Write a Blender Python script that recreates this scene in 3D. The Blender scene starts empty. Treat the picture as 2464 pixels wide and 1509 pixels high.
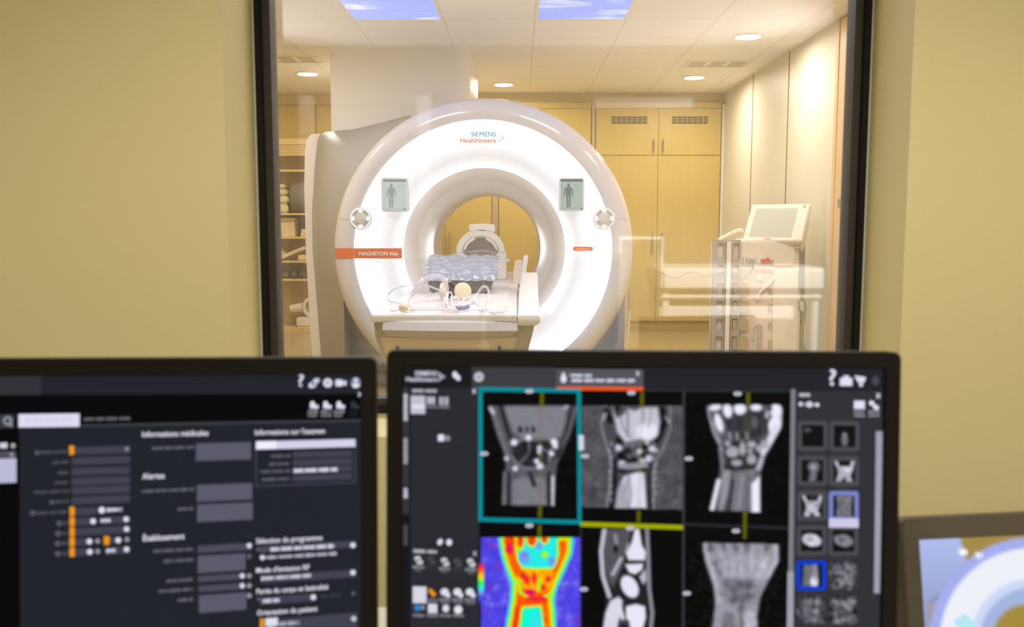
import bpy, bmesh, math, random
import numpy as np
from mathutils import Vector, Matrix

random.seed(7); rng = np.random.default_rng(7)
PI = math.pi
SC = bpy.context.scene
COL = SC.collection

# ------------------------------------------------------------------ camera
W, H, F = 2464.0, 1509.0, 2150.0
VX, VY = 1250.0, 540.0
TILT = math.atan((H/2-VY)/F)
PAN = math.atan((VX-W/2)/F*math.cos(TILT))
CAM = Vector((0, 0, 1.12))
fw = Vector((-math.sin(PAN)*math.cos(TILT), math.cos(PAN)*math.cos(TILT), -math.sin(TILT)))
rt = Vector((math.cos(PAN), math.sin(PAN), 0))
up = rt.cross(fw)
cd = bpy.data.cameras.new('camera'); cam = bpy.data.objects.new('camera', cd); COL.objects.link(cam)
cam.location = CAM; cam.rotation_euler = (PI/2-TILT, 0, PAN)
cd.sensor_width = 36; cd.lens = 36*F/W; cd.clip_start = .05
cd.dof.use_dof = True; cd.dof.focus_distance = 6.0; cd.dof.aperture_fstop = 5.6
SC.camera = cam

def ray(px, py): return fw + rt*((px-W/2)/F) - up*((py-H/2)/F)
def at(px, py, Y):
    d = ray(px, py); return CAM + d*(Y/d.y)
def atz(px, py, Z):
    d = ray(px, py); return CAM + d*((Z-CAM.z)/d.z)
def atx(px, py, X):
    d = ray(px, py); return CAM + d*(X/d.x)

# ------------------------------------------------------------------ materials
def lin(c): return tuple((x/12.92 if x <= .04045 else ((x+.055)/1.055)**2.4) for x in c)
def rgb(r, g, b): return lin((r/255, g/255, b/255))

def mat(name, c, rough=.5, metal=0, noise=0, nscale=30, bump=0, bscale=200, coat=0, emit=None, es=0, spec=.5):
    m = bpy.data.materials.new(name); m.use_nodes = True
    nt = m.node_tree; b = nt.nodes['Principled BSDF']
    b.inputs['Base Color'].default_value = (*c, 1); b.inputs['Roughness'].default_value = rough
    b.inputs['Metallic'].default_value = metal; b.inputs['Coat Weight'].default_value = coat
    b.inputs['Specular IOR Level'].default_value = spec
    if emit:
        b.inputs['Emission Color'].default_value = (*emit, 1); b.inputs['Emission Strength'].default_value = es
    if noise or bump:
        tc = nt.nodes.new('ShaderNodeTexCoord')
    if noise:
        n = nt.nodes.new('ShaderNodeTexNoise'); n.inputs['Scale'].default_value = nscale; n.inputs['Detail'].default_value = 4
        nt.links.new(tc.outputs['Object'], n.inputs['Vector'])
        mx = nt.nodes.new('ShaderNodeMix'); mx.data_type = 'RGBA'
        mx.inputs[6].default_value = (*[x*(1-noise) for x in c], 1); mx.inputs[7].default_value = (*[min(1, x*(1+noise)) for x in c], 1)
        nt.links.new(n.outputs['Fac'], mx.inputs[0]); nt.links.new(mx.outputs[2], b.inputs['Base Color'])
    if bump:
        n2 = nt.nodes.new('ShaderNodeTexNoise'); n2.inputs['Scale'].default_value = bscale
        nt.links.new(tc.outputs['Object'], n2.inputs['Vector'])
        bp = nt.nodes.new('ShaderNodeBump'); bp.inputs['Strength'].default_value = bump; bp.inputs['Distance'].default_value = .002
        nt.links.new(n2.outputs['Fac'], bp.inputs['Height']); nt.links.new(bp.outputs['Normal'], b.inputs['Normal'])
    return m

def wood(name, c, dark=.86):
    m = mat(name, c, rough=.42); nt = m.node_tree; b = nt.nodes['Principled BSDF']
    tc = nt.nodes.new('ShaderNodeTexCoord'); mp = nt.nodes.new('ShaderNodeMapping'); mp.inputs['Scale'].default_value = (14, 14, 1.2)
    n = nt.nodes.new('ShaderNodeTexNoise'); n.inputs['Scale'].default_value = 3; n.inputs['Detail'].default_value = 6
    nt.links.new(tc.outputs['Object'], mp.inputs[0]); nt.links.new(mp.outputs[0], n.inputs['Vector'])
    mx = nt.nodes.new('ShaderNodeMix'); mx.data_type = 'RGBA'
    mx.inputs[6].default_value = (*[x*dark for x in c], 1); mx.inputs[7].default_value = (*c, 1)
    nt.links.new(n.outputs['Fac'], mx.inputs[0]); nt.links.new(mx.outputs[2], b.inputs['Base Color'])
    return m

def emitter(name, c, s):
    m = bpy.data.materials.new(name); m.use_nodes = True; nt = m.node_tree; nt.nodes.clear()
    e = nt.nodes.new('ShaderNodeEmission'); e.inputs[0].default_value = (*c, 1); e.inputs[1].default_value = s
    o = nt.nodes.new('ShaderNodeOutputMaterial'); nt.links.new(e.outputs[0], o.inputs[0]); return m

def screen_mat(name, s):
    m = bpy.data.materials.new(name); m.use_nodes = True; nt = m.node_tree; b = nt.nodes['Principled BSDF']
    b.inputs['Base Color'].default_value = (.001, .001, .0015, 1); b.inputs['Roughness'].default_value = .45
    b.inputs['Specular IOR Level'].default_value = .04
    a = nt.nodes.new('ShaderNodeAttribute'); a.attribute_name = 'picture'
    nt.links.new(a.outputs['Color'], b.inputs['Emission Color']); b.inputs['Emission Strength'].default_value = s
    return m

M = {}
M['control_paint'] = mat('control_paint', (.74, .655, .345), .62, noise=.02, nscale=2, bump=.12, bscale=350)
M['control_other'] = mat('control_other', (.42, .37, .23), .7, noise=.02, nscale=2)
M['exam_white'] = mat('exam_white', (.77, .745, .64), .45, noise=.015, nscale=2)
M['exam_yellow'] = mat('exam_yellow', (.64, .51, .21), .55, noise=.02, nscale=3)
M['column_paint'] = mat('column_paint', (.92, .90, .92), .45, noise=.015, nscale=2)
M['maple'] = wood('maple', (.65, .485, .125))
M['maple_light'] = wood('maple_light', (.80, .58, .34), .95)
M['shelf_wood'] = mat('shelf_wood', (.74, .57, .24), .5, noise=.03)
M['vinyl'] = mat('vinyl', (.45, .355, .165), .28, noise=.04, nscale=6)
M['vinyl_grey'] = mat('vinyl_grey', (.38, .36, .33), .5, noise=.06, nscale=8)
M['vent_dark'] = mat('vent_dark', (.07, .05, .025), .8)
M['seam'] = mat('seam', (.25, .2, .12), .7)
M['black_rubber'] = mat('black_rubber', (.008, .007, .006), .6, spec=.2)
M['bronze'] = mat('bronze', (.045, .035, .028), .5, spec=.3)
M['silver'] = mat('silver', (.62, .64, .58), .4, metal=.3)
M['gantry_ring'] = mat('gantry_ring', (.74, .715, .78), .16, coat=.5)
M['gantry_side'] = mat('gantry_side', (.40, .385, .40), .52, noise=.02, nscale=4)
M['gantry_white'] = mat('gantry_white', (.86, .82, .80), .35)
M['bore'] = mat('bore', (.88, .85, .84), .35)
M['lit'] = mat('lit', (.9, .9, .92), .3, emit=(.95, .97, 1), es=1.5)
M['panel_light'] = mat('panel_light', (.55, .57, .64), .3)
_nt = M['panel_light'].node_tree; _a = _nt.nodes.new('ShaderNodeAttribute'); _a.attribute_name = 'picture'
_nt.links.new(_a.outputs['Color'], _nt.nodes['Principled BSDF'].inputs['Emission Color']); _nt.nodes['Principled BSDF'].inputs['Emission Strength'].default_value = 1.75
M['led'] = emitter('led', (.93, .96, 1), 5.0)
M['bore_glow'] = mat('bore_glow', (.88, .85, .84), .35)
_nt = M['bore_glow'].node_tree; _a = _nt.nodes.new('ShaderNodeAttribute'); _a.attribute_name = 'picture'
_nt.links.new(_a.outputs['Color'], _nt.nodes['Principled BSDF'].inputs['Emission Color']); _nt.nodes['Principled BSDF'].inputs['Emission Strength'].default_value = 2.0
M['white_plastic'] = mat('white_plastic', (.84, .80, .76), .35)
M['coil_white'] = mat('coil_white', (.80, .76, .70), .4, noise=.01)
M['table_top'] = mat('table_top', (.80, .77, .77), .35)
M['table_beige'] = mat('table_beige', (.66, .54, .40), .45)
M['table_grey'] = mat('table_grey', (.53, .51, .52), .4)
M['table_shell'] = mat('table_shell', (.48, .42, .35), .5)
M['slot_and_shadow'] = mat('slot_and_shadow', (.03, .028, .028), .7)
M['cream_pad'] = mat('cream_pad', (.80, .70, .50), .6)
M['black_foam'] = mat('black_foam', (.035, .032, .03), .75, bump=.3, bscale=120)
M['blue_sheet'] = mat('blue_sheet', (.42, .47, .60), .22, noise=.12, nscale=14, coat=.3)
M['orange'] = mat('orange', (.70, .125, .018), .5, emit=(.78, .17, .03), es=.13)
M['red'] = mat('red', (.72, .10, .04), .5)
M['teal_ink'] = mat('teal_ink', (.07, .40, .60), .5, emit=(.07, .40, .60), es=.12)
M['orange_ink'] = mat('orange_ink', (.80, .24, .10), .5, emit=(.8, .25, .12), es=.1)
M['grey_ink'] = mat('grey_ink', (.35, .35, .36), .5, emit=(.35, .35, .36), es=.4)
M['white_ink'] = mat('white_ink', (.9, .88, .84), .5)
M['pill_red'] = mat('pill_red', (.80, .09, .04), .5, emit=(.8, .09, .04), es=.25)
M['dial_ring'] = mat('dial_ring', (.70, .68, .67), .35)
M['dial_grey'] = mat('dial_grey', (.55, .53, .53), .3)
M['tablet_rim'] = mat('tablet_rim', (.80, .83, .84), .4)
M['steel'] = mat('steel', (.40, .34, .24), .35, metal=.6)
M['cart_grey'] = mat('cart_grey', (.42, .39, .37), .5)
M['cart_beige'] = mat('cart_beige', (.80, .70, .60), .5)
M['cart_tan'] = mat('cart_tan', (.52, .42, .26), .55)
M['cart_white'] = mat('cart_white', (.86, .82, .74), .4)
M['cable_grey'] = mat('cable_grey', (.30, .27, .21), .5)
M['monitor_black'] = mat('monitor_black', (.0055, .0045, .0025), .55, spec=.16)
M['monitor_taupe'] = mat('monitor_taupe', (.085, .072, .05), .55, spec=.3)
M['paper'] = mat('paper', (.76, .65, .40), .7)
M['fabric_white'] = mat('fabric_white', (.78, .68, .44), .8, bump=.4, bscale=60)
M['dark_cloth'] = mat('dark_cloth', (.20, .17, .13), .8, bump=.5, bscale=60)
M['desk'] = mat('desk', (.62, .56, .46), .45, noise=.03)
M['room_white'] = mat('room_white', (.86, .85, .83), .4)
M['screen'] = screen_mat('screen', 1.0)
M['dim_screen'] = screen_mat('dim_screen', 1.0)
M['warm_lamp'] = emitter('warm_lamp', (1, .905, .745), 310)
M['cool_fill'] = emitter('cool_fill', (.86, .90, 1), 15)
M['room_fill'] = emitter('room_fill', (1, .92, .76), 3.0)

def clear_tube(name, tint=(.9, .88, .92)):
    m = bpy.data.materials.new(name); m.use_nodes = True; nt = m.node_tree; nt.nodes.clear()
    o = nt.nodes.new('ShaderNodeOutputMaterial'); t = nt.nodes.new('ShaderNodeBsdfTransparent'); t.inputs[0].default_value = (.93, .92, .95, 1)
    b = nt.nodes.new('ShaderNodeBsdfPrincipled'); b.inputs['Base Color'].default_value = (*tint, 1); b.inputs['Roughness'].default_value = .15
    lw = nt.nodes.new('ShaderNodeLayerWeight'); lw.inputs[0].default_value = .45
    mr = nt.nodes.new('ShaderNodeMapRange'); mr.inputs[3].default_value = .3; mr.inputs[4].default_value = .95
    mx = nt.nodes.new('ShaderNodeMixShader')
    nt.links.new(lw.outputs['Facing'], mr.inputs[0]); nt.links.new(mr.outputs[0], mx.inputs[0])
    nt.links.new(t.outputs[0], mx.inputs[1]); nt.links.new(b.outputs[0], mx.inputs[2]); nt.links.new(mx.outputs[0], o.inputs[0])
    return m
M['clear_tube'] = clear_tube('clear_tube')

def film(name, clear, gloss, haze, rough=.03, bump=0):
    m = bpy.data.materials.new(name); m.use_nodes = True; nt = m.node_tree; nt.nodes.clear()
    o = nt.nodes.new('ShaderNodeOutputMaterial'); t = nt.nodes.new('ShaderNodeBsdfTransparent'); t.inputs[0].default_value = clear
    g = nt.nodes.new('ShaderNodeBsdfGlossy'); g.inputs['Roughness'].default_value = rough
    d = nt.nodes.new('ShaderNodeBsdfDiffuse'); d.inputs[0].default_value = (.86, .84, .86, 1)
    m1 = nt.nodes.new('ShaderNodeMixShader'); m1.inputs[0].default_value = gloss
    m2 = nt.nodes.new('ShaderNodeMixShader'); m2.inputs[0].default_value = haze
    nt.links.new(t.outputs[0], m1.inputs[1]); nt.links.new(g.outputs[0], m1.inputs[2])
    nt.links.new(m1.outputs[0], m2.inputs[1]); nt.links.new(d.outputs[0], m2.inputs[2]); nt.links.new(m2.outputs[0], o.inputs[0])
    if bump:
        tc = nt.nodes.new('ShaderNodeTexCoord'); n = nt.nodes.new('ShaderNodeTexNoise'); n.inputs['Scale'].default_value = 22
        bp = nt.nodes.new('ShaderNodeBump'); bp.inputs['Strength'].default_value = bump; bp.inputs['Distance'].default_value = .02
        nt.links.new(tc.outputs['Object'], n.inputs['Vector']); nt.links.new(n.outputs['Fac'], bp.inputs['Height']); nt.links.new(bp.outputs[0], g.inputs['Normal'])
    return m
M['glass'] = film('glass', (.985, .98, .98, 1), .095, .042)
M['plastic_wrap'] = film('plastic_wrap', (.95, .95, .97, 1), .16, .06, .12, .8)

# sky panel: blue with soft clouds, lit from behind
def sky_panel():
    m = bpy.data.materials.new('sky_panel'); m.use_nodes = True; nt = m.node_tree; nt.nodes.clear()
    o = nt.nodes.new('ShaderNodeOutputMaterial'); e = nt.nodes.new('ShaderNodeEmission'); e.inputs[1].default_value = 1.2
    g = nt.nodes.new('ShaderNodeNewGeometry'); mp = nt.nodes.new('ShaderNodeMapping'); mp.inputs['Scale'].default_value = (2.2, 4.5, 1); mp.inputs['Location'].default_value = (.75, .35, 0)
    n = nt.nodes.new('ShaderNodeTexNoise'); n.inputs['Scale'].default_value = 1.3; n.inputs['Detail'].default_value = 5; n.inputs['Distortion'].default_value = .5
    cr = nt.nodes.new('ShaderNodeValToRGB'); cr.color_ramp.elements[0].position = .50; cr.color_ramp.elements[0].color = (*rgb(150, 167, 247), 1)
    cr.color_ramp.elements[1].position = .72; cr.color_ramp.elements[1].color = (*rgb(240, 242, 255), 1)
    nt.links.new(g.outputs['Position'], mp.inputs[0]); nt.links.new(mp.outputs[0], n.inputs['Vector']); nt.links.new(n.outputs['Fac'], cr.inputs[0])
    nt.links.new(cr.outputs[0], e.inputs[0]); nt.links.new(e.outputs[0], o.inputs[0]); return m
M['sky_panel'] = sky_panel()

# ceiling tiles: white mineral board with thin joint lines every 0.6 m
def ceiling_mat():
    m = mat('ceiling_tiles', (.94, .92, .90), .7, bump=.3, bscale=140); nt = m.node_tree; b = nt.nodes['Principled BSDF']
    g = nt.nodes.new('ShaderNodeNewGeometry'); s = nt.nodes.new('ShaderNodeSeparateXYZ'); nt.links.new(g.outputs['Position'], s.inputs[0])
    def joint(out, off):
        a = nt.nodes.new('ShaderNodeMath'); a.operation = 'ADD'; a.inputs[1].default_value = off
        w = nt.nodes.new('ShaderNodeMath'); w.operation = 'PINGPONG'; w.inputs[1].default_value = .3
        l = nt.nodes.new('ShaderNodeMath'); l.operation = 'LESS_THAN'; l.inputs[1].default_value = .0034
        nt.links.new(out, a.inputs[0]); nt.links.new(a.outputs[0], w.inputs[0]); nt.links.new(w.outputs[0], l.inputs[0]); return l
    jx = joint(s.outputs[0], 60.5); jy = joint(s.outputs[1], 59.97)
    mx = nt.nodes.new('ShaderNodeMath'); mx.operation = 'MAXIMUM'; nt.links.new(jx.outputs[0], mx.inputs[0]); nt.links.new(jy.outputs[0], mx.inputs[1])
    mi = nt.nodes.new('ShaderNodeMix'); mi.data_type = 'RGBA'; mi.inputs[6].default_value = (.94, .92, .90, 1); mi.inputs[7].default_value = (.68, .61, .52, 1)
    nt.links.new(mx.outputs[0], mi.inputs[0]); nt.links.new(mi.outputs[2], b.inputs['Base Color']); return m
M['ceiling'] = ceiling_mat()

# ------------------------------------------------------------------ mesh building
def rrect(x0, x1, z0, z1, r, n=5):
    pts = []
    for cx, cz, a0 in ((x1-r, z1-r, 0), (x0+r, z1-r, PI/2), (x0+r, z0+r, PI), (x1-r, z0+r, 3*PI/2)):
        for i in range(n+1):
            a = a0+PI/2*i/n; pts.append((cx+r*math.cos(a), cz+r*math.sin(a)))
    return pts

class MB:
    def __init__(s): s.v = []; s.f = []; s.c = []; s.mi = []
    def add(s, verts, faces, col=None, mi=0):
        o = len(s.v); s.v += [tuple(x) for x in verts]
        s.f += [tuple(i+o for i in f) for f in faces]; s.mi += [mi]*len(faces)
        s.c += [col or (0, 0, 0)]*len(verts) if not isinstance(col, np.ndarray) else [tuple(x) for x in col]
        return s
    def box(s, x0, x1, y0, y1, z0, z1, mi=0):
        v = [(x, y, z) for x in (x0, x1) for y in (y0, y1) for z in (z0, z1)]
        return s.add(v, [(0, 1, 3, 2), (4, 6, 7, 5), (0, 4, 5, 1), (2, 3, 7, 6), (0, 2, 6, 4), (1, 5, 7, 3)], mi=mi)
    def prism(s, pts, a, b, plane='xz', mi=0):
        mk = {'xz': lambda p, d: (p[0], d, p[1]), 'yz': lambda p, d: (d, p[0], p[1]), 'xy': lambda p, d: (p[0], p[1], d)}[plane]
        n = len(pts); v = [mk(p, a) for p in pts]+[mk(p, b) for p in pts]
        fs = [tuple(range(n)), tuple(range(2*n-1, n-1, -1))]+[(i, (i+1) % n, (i+1) % n+n, i+n) for i in range(n)]
        return s.add(v, fs, mi=mi)
    def loft(s, rings, closed=True, caps=True, mi=0):
        n = len(rings[0]); v = [p for r in rings for p in r]; fs = []
        for k in range(len(rings)-1):
            for i in range(n if closed else n-1):
                j = (i+1) % n; fs.append((k*n+i, k*n+j, (k+1)*n+j, (k+1)*n+i))
        if caps and closed:
            fs.append(tuple(range(n))); fs.append(tuple(range(len(v)-1, len(v)-n-1, -1)))
        return s.add(v, fs, mi=mi)
    def ringprism(s, outer, inner, a, b, plane='xz', mi=0):
        mk = {'xz': lambda p, d: (p[0], d, p[1]), 'yz': lambda p, d: (d, p[0], p[1]), 'xy': lambda p, d: (p[0], p[1], d)}[plane]
        n = len(outer); v = [mk(p, a) for p in outer]+[mk(p, a) for p in inner]+[mk(p, b) for p in outer]+[mk(p, b) for p in inner]
        fs = []
        for i in range(n):
            j = (i+1) % n
            fs += [(i, j, n+j, n+i), (2*n+i, 3*n+i, 3*n+j, 2*n+j), (i, 2*n+i, 2*n+j, j), (n+i, n+j, 3*n+j, 3*n+i)]
        return s.add(v, fs, mi=mi)
    def lathe(s, prof, c, axis='y', n=96, a0=0, a1=2*PI, mi=0):
        full = abs(a1-a0-2*PI) < 1e-6; m = n if full else n+1
        v = []
        for r, d in prof:
            for i in range(m):
                a = a0+(a1-a0)*i/n
                if axis == 'y': v.append((c[0]+r*math.cos(a), c[1]+d, c[2]+r*math.sin(a)))
                elif axis == 'z': v.append((c[0]+r*math.cos(a), c[1]+r*math.sin(a), c[2]+d))
                else: v.append((c[0]+d, c[1]+r*math.cos(a), c[2]+r*math.sin(a)))
        fs = []
        for k in range(len(prof)-1):
            for i in range(n if full else n):
                j = (i+1) % m if full else i+1
                fs.append((k*m+i, k*m+j, (k+1)*m+j, (k+1)*m+i))
        return s.add(v, fs, mi=mi)
    def tube(s, pts, r, n=8, mi=0, smooth=True):
        P = [Vector(p) for p in pts]
        if smooth and len(P) > 2:
            Q = []
            for i in range(len(P)-1):
                p0, p1, p2, p3 = P[max(i-1, 0)], P[i], P[i+1], P[min(i+2, len(P)-1)]
                for k in range(5):
                    t = k/5; Q.append(.5*((2*p1)+(p2-p0)*t+(2*p0-5*p1+4*p2-p3)*t*t+(3*p1-p0-3*p2+p3)*t**3))
            P = Q+[P[-1]]
        rings = []; nrm = None
        for i, p in enumerate(P):
            t = (P[min(i+1, len(P)-1)]-P[max(i-1, 0)]).normalized()
            if nrm is None: nrm = t.orthogonal().normalized()
            nrm = (nrm-t*nrm.dot(t)).normalized(); b = t.cross(nrm)
            rings.append([p+(nrm*math.cos(2*PI*k/n)+b*math.sin(2*PI*k/n))*r for k in range(n)])
        return s.loft(rings, mi=mi)
    def cyl(s, p, q, r, n=24, r2=None, mi=0):
        p, q = Vector(p), Vector(q); t = (q-p).normalized(); a = t.orthogonal().normalized(); b = t.cross(a); r2 = r if r2 is None else r2
        return s.loft([[p+(a*math.cos(2*PI*k/n)+b*math.sin(2*PI*k/n))*r for k in range(n)], [q+(a*math.cos(2*PI*k/n)+b*math.sin(2*PI*k/n))*r2 for k in range(n)]], mi=mi)
    def ball(s, c, rx, ry=None, rz=None, nu=20, nv=12, mi=0):
        ry = ry or rx; rz = rz or rx
        rings = [[(c[0]+rx*math.sin(PI*(j+.001)/nv*.998)*math.cos(2*PI*i/nu), c[1]+ry*math.sin(PI*(j+.001)/nv*.998)*math.sin(2*PI*i/nu), c[2]+rz*math.cos(PI*(j+.001)/nv*.998)) for i in range(nu)] for j in range(nv+1)]
        return s.loft(rings, mi=mi)
    def build(s, name, m, parent=None, bevel=0, seg=2, xf=None, picture=False, flat=False, ang=38):
        me = bpy.data.meshes.new(name)
        vs = [Vector(v) for v in s.v]
        if xf: vs = [Vector(xf(v)) for v in vs]
        if parent is None:
            lo = [min(v[k] for v in vs) for k in range(3)]; hi = [max(v[k] for v in vs) for k in range(3)]
            org = Vector(((lo[0]+hi[0])/2, (lo[1]+hi[1])/2, lo[2]))
        else: org = Vector(parent['_org'])
        me.from_pydata([v-org for v in vs], [], s.f)
        for x in (m if isinstance(m, (list, tuple)) else [m]): me.materials.append(x)
        me.polygons.foreach_set('material_index', s.mi)
        if picture:
            at_ = me.color_attributes.new('picture', 'FLOAT_COLOR', 'POINT')
            arr = np.ones((len(vs), 4), np.float32); arr[:, :3] = np.array(s.c, np.float32).reshape(-1, 3); at_.data.foreach_set('color', arr.ravel())
        else:
            bm = bmesh.new(); bm.from_mesh(me)
            bmesh.ops.recalc_face_normals(bm, faces=bm.faces)
            if bevel:
                es = [e for e in bm.edges if len(e.link_faces) == 2 and e.calc_face_angle(0) > math.radians(50)]
                bmesh.ops.bevel(bm, geom=es, offset=bevel, segments=seg, affect='EDGES', clamp_overlap=True)
            for f in bm.faces: f.smooth = not flat
            for e in bm.edges:
                if len(e.link_faces) == 2 and e.calc_face_angle(0) > math.radians(ang): e.smooth = False
            bm.to_mesh(me); bm.free()
        o = bpy.data.objects.new(name, me); COL.objects.link(o)
        if parent is None: o.location = org
        else: o.parent = parent
        o['_org'] = tuple(org)
        if bevel and not picture:
            w = o.modifiers.new('wn', 'WEIGHTED_NORMAL'); w.keep_sharp = True
        return o

def tag(o, label, cat, group=None, kind=None):
    o['label'] = label; o['category'] = cat
    if group: o['group'] = group
    if kind: o['kind'] = kind
    return o
def thing(name, label, cat, loc, group=None, kind=None):
    o = bpy.data.objects.new(name, None); COL.objects.link(o); o.location = loc; o['_org'] = tuple(loc); o.empty_display_size = .05
    return tag(o, label, cat, group, kind)
def copytree(o, loc, label, parent=None):
    c = o.copy(); COL.objects.link(c); c.parent = parent
    if loc is not None: c.location = loc
    if label: c['label'] = label
    for ch in list(o.children): copytree(ch, None, None, c)
    return c

FONT_CACHE = {}
def glyphs(txt, bold=0):
    """flat letter mesh of a word: verts (x,y) with cap height about .73, faces, total width"""
    if (txt, bold) in FONT_CACHE: return FONT_CACHE[(txt, bold)]
    cu = bpy.data.curves.new('t', 'FONT'); cu.body = txt; cu.resolution_u = 3; cu.offset = bold; cu.space_character = 1+bold*1.5
    ob = bpy.data.objects.new('t', cu); COL.objects.link(ob)
    dg = bpy.context.evaluated_depsgraph_get(); dg.update(); me = ob.evaluated_get(dg).to_mesh()
    v = [(p.co.x, p.co.y) for p in me.vertices]; f = [tuple(p.vertices) for p in me.polygons]
    ob.evaluated_get(dg).to_mesh_clear(); bpy.data.objects.remove(ob); bpy.data.curves.remove(cu)
    x0 = min(p[0] for p in v); v = [(p[0]-x0, p[1]) for p in v]
    FONT_CACHE[(txt, bold)] = (v, f, max(p[0] for p in v)); return FONT_CACHE[(txt, bold)]

# ------------------------------------------------------------------ the setting
FL, CE = 0.0, 2.46
BK, XR, XL = 9.62, 2.10, -2.75
CFL = -0.17
def struct(o, label, cat): return tag(o, label, cat, None, 'structure')
struct(MB().box(XL-.1, XR+.1, 2.26, BK+.1, -.12, FL).build('floor', M['vinyl']), 'tan vinyl floor of the scanner room', 'floor')
struct(MB().box(XL-.1, XR+.1, 2.26, BK+.1, CE, CE+.1).build('ceiling', M['ceiling']), 'white tiled ceiling over the scanner', 'ceiling')
struct(MB().box(XL-.1, XL, 2.285, BK, FL, CE).build('wall_left', M['exam_yellow']), 'yellow left wall of the scanner room', 'wall')
struct(MB().box(XL, XR, BK, BK+.1, FL, CE).build('wall_back', M['exam_yellow']), 'yellow back wall behind the scanner', 'wall')
# right wall: white panels with thin joints, ending at a wooden door
b = MB(); b.box(XR+.012, XR+.1, 2.285, BK, FL, CE, mi=1)
js = [9.62, atx(1810, 300, XR).y, atx(1895, 300, XR).y, 6.06]
for a0, a1 in zip(js[1:], js[:-1]): b.box(XR, XR+.012, a0+.003, a1-.003, FL, CE)
b.box(XR, XR+.012, 2.285, 4.82, FL, CE)
for q_ in js[1:3]: b.box(XR-.0008, XR+.002, q_-.014, q_+.014, FL, CE, mi=1)
struct(b.build('wall_right', [M['exam_white'], M['seam']]), 'white panelled right wall of the scanner room', 'wall')
# door in the right wall
d1 = thing('door_1', 'pale wooden door with lock in the right wall', 'door', (XR, 5.4, 0), kind='structure')
MB().box(XR-.012, XR+.012, 4.84, 5.985, 0, 2.445).build('door_leaf', M['maple_light'], d1, .002)
MB().box(XR-.016, XR+.012, 5.992, 6.05, 0, 2.445).build('door_frame', M['maple_light'], d1, .003)
p = atx(2025, 489, XR-.012)
MB().cyl((XR-.012, p.y, p.z), (XR-.03, p.y, p.z), .03).build('lock_rosette', M['steel'], d1)
p = atx(2042, 490, XR-.012)
MB().box(XR-.05, XR-.012, p.y-.06, p.y+.05, p.z-.025, p.z+.025).build('latch_plate', mat('latch', (.45, .46, .5), .3, metal=.7), d1, .004)

# window wall between control room and scanner room
OX0, OX1, OZ0, OZ1 = -.652, .857, .637, 1.95
WY = 2.24
b = MB()
b.box(-3.0, OX0, 2.0, 2.285, CFL, 2.62).box(OX1, 3.0, 2.0, 2.285, CFL, 2.62).box(OX0, OX1, 2.0, 2.285, CFL, OZ0).box(OX0, OX1, 2.0, 2.285, OZ1, 2.62)
struct(b.build('wall_front', M['control_paint'], flat=True), 'cream painted wall around the control window', 'wall')
w1 = thing('window_1', 'large observation window with black rubber frame and shielded glass', 'window', (.1, WY, OZ0), kind='structure')
def rect(a, b_, c, d): return [(a, c), (b_, c), (b_, d), (a, d)]
def frame(x0, x1, z0, z1, w): return rect(x0, x1, z0, z1), rect(x0+w, x1-w, z0+w, z1-w)
o_, i_ = frame(OX0+.0, OX1-.0, OZ0, OZ1, .007); MB().ringprism(o_, i_, WY-.012, WY+.03).build('sealant_bead', M['silver'], w1)
o_, i_ = frame(OX0+.007, OX1-.007, OZ0+.007, OZ1-.007, .0165); MB().ringprism(o_, i_, WY-.02, WY+.03).build('rubber_gasket', M['black_rubber'], w1, .002)
o_, i_ = frame(OX0+.0235, OX1-.0235, OZ0+.0235, OZ1-.0235, .019); MB().ringprism(o_, i_, WY-.006, WY+.05).build('inner_frame', M['bronze'], w1)
MB().box(OX0+.030, OX1-.030, WY+.018, WY+.026, OZ0+.030, OZ1-.030).build('glass_pane', M['glass'], w1)
# control room shell
struct(MB().box(-3.0, 3.0, -3.2, 2.02, CFL-.1, CFL).build('floor_control', M['vinyl_grey']), 'grey floor of the control room', 'floor')
struct(MB().box(-3.0, 3.0, -3.2, 2.02, 2.62, 2.72).build('ceiling_control', M['room_white']), 'white ceiling of the control room', 'ceiling')
struct(MB().box(-3.1, -3.0, -3.2, 2.285, CFL, 2.62).build('wall_control_left', M['control_other']), 'cream left wall of the control room', 'wall')
struct(MB().box(3.0, 3.1, -3.2, 2.285, CFL, 2.62).build('wall_control_right', M['control_other']), 'cream right wall of the control room', 'wall')
struct(MB().box(-3.0, 3.0, -3.3, -3.2, CFL, 2.62).build('wall_control_rear', M['control_other']), 'cream rear wall of the control room', 'wall')

# boxed column above the scanner with a rounded corner
pts = [(-1.425, 6.86), (-.52, 6.86)] + [(-.52+.14*math.sin(a), 7.0-.14*math.cos(a)) for a in [PI/16*i for i in range(1, 9)]] + [(-.38, 8.3), (-1.425, 8.3)]
struct(MB().prism(pts, 1.62, CE, 'xy').build('trim_1', M['column_paint']), 'white boxed duct dropping from the ceiling behind the scanner ring', 'duct')

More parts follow.
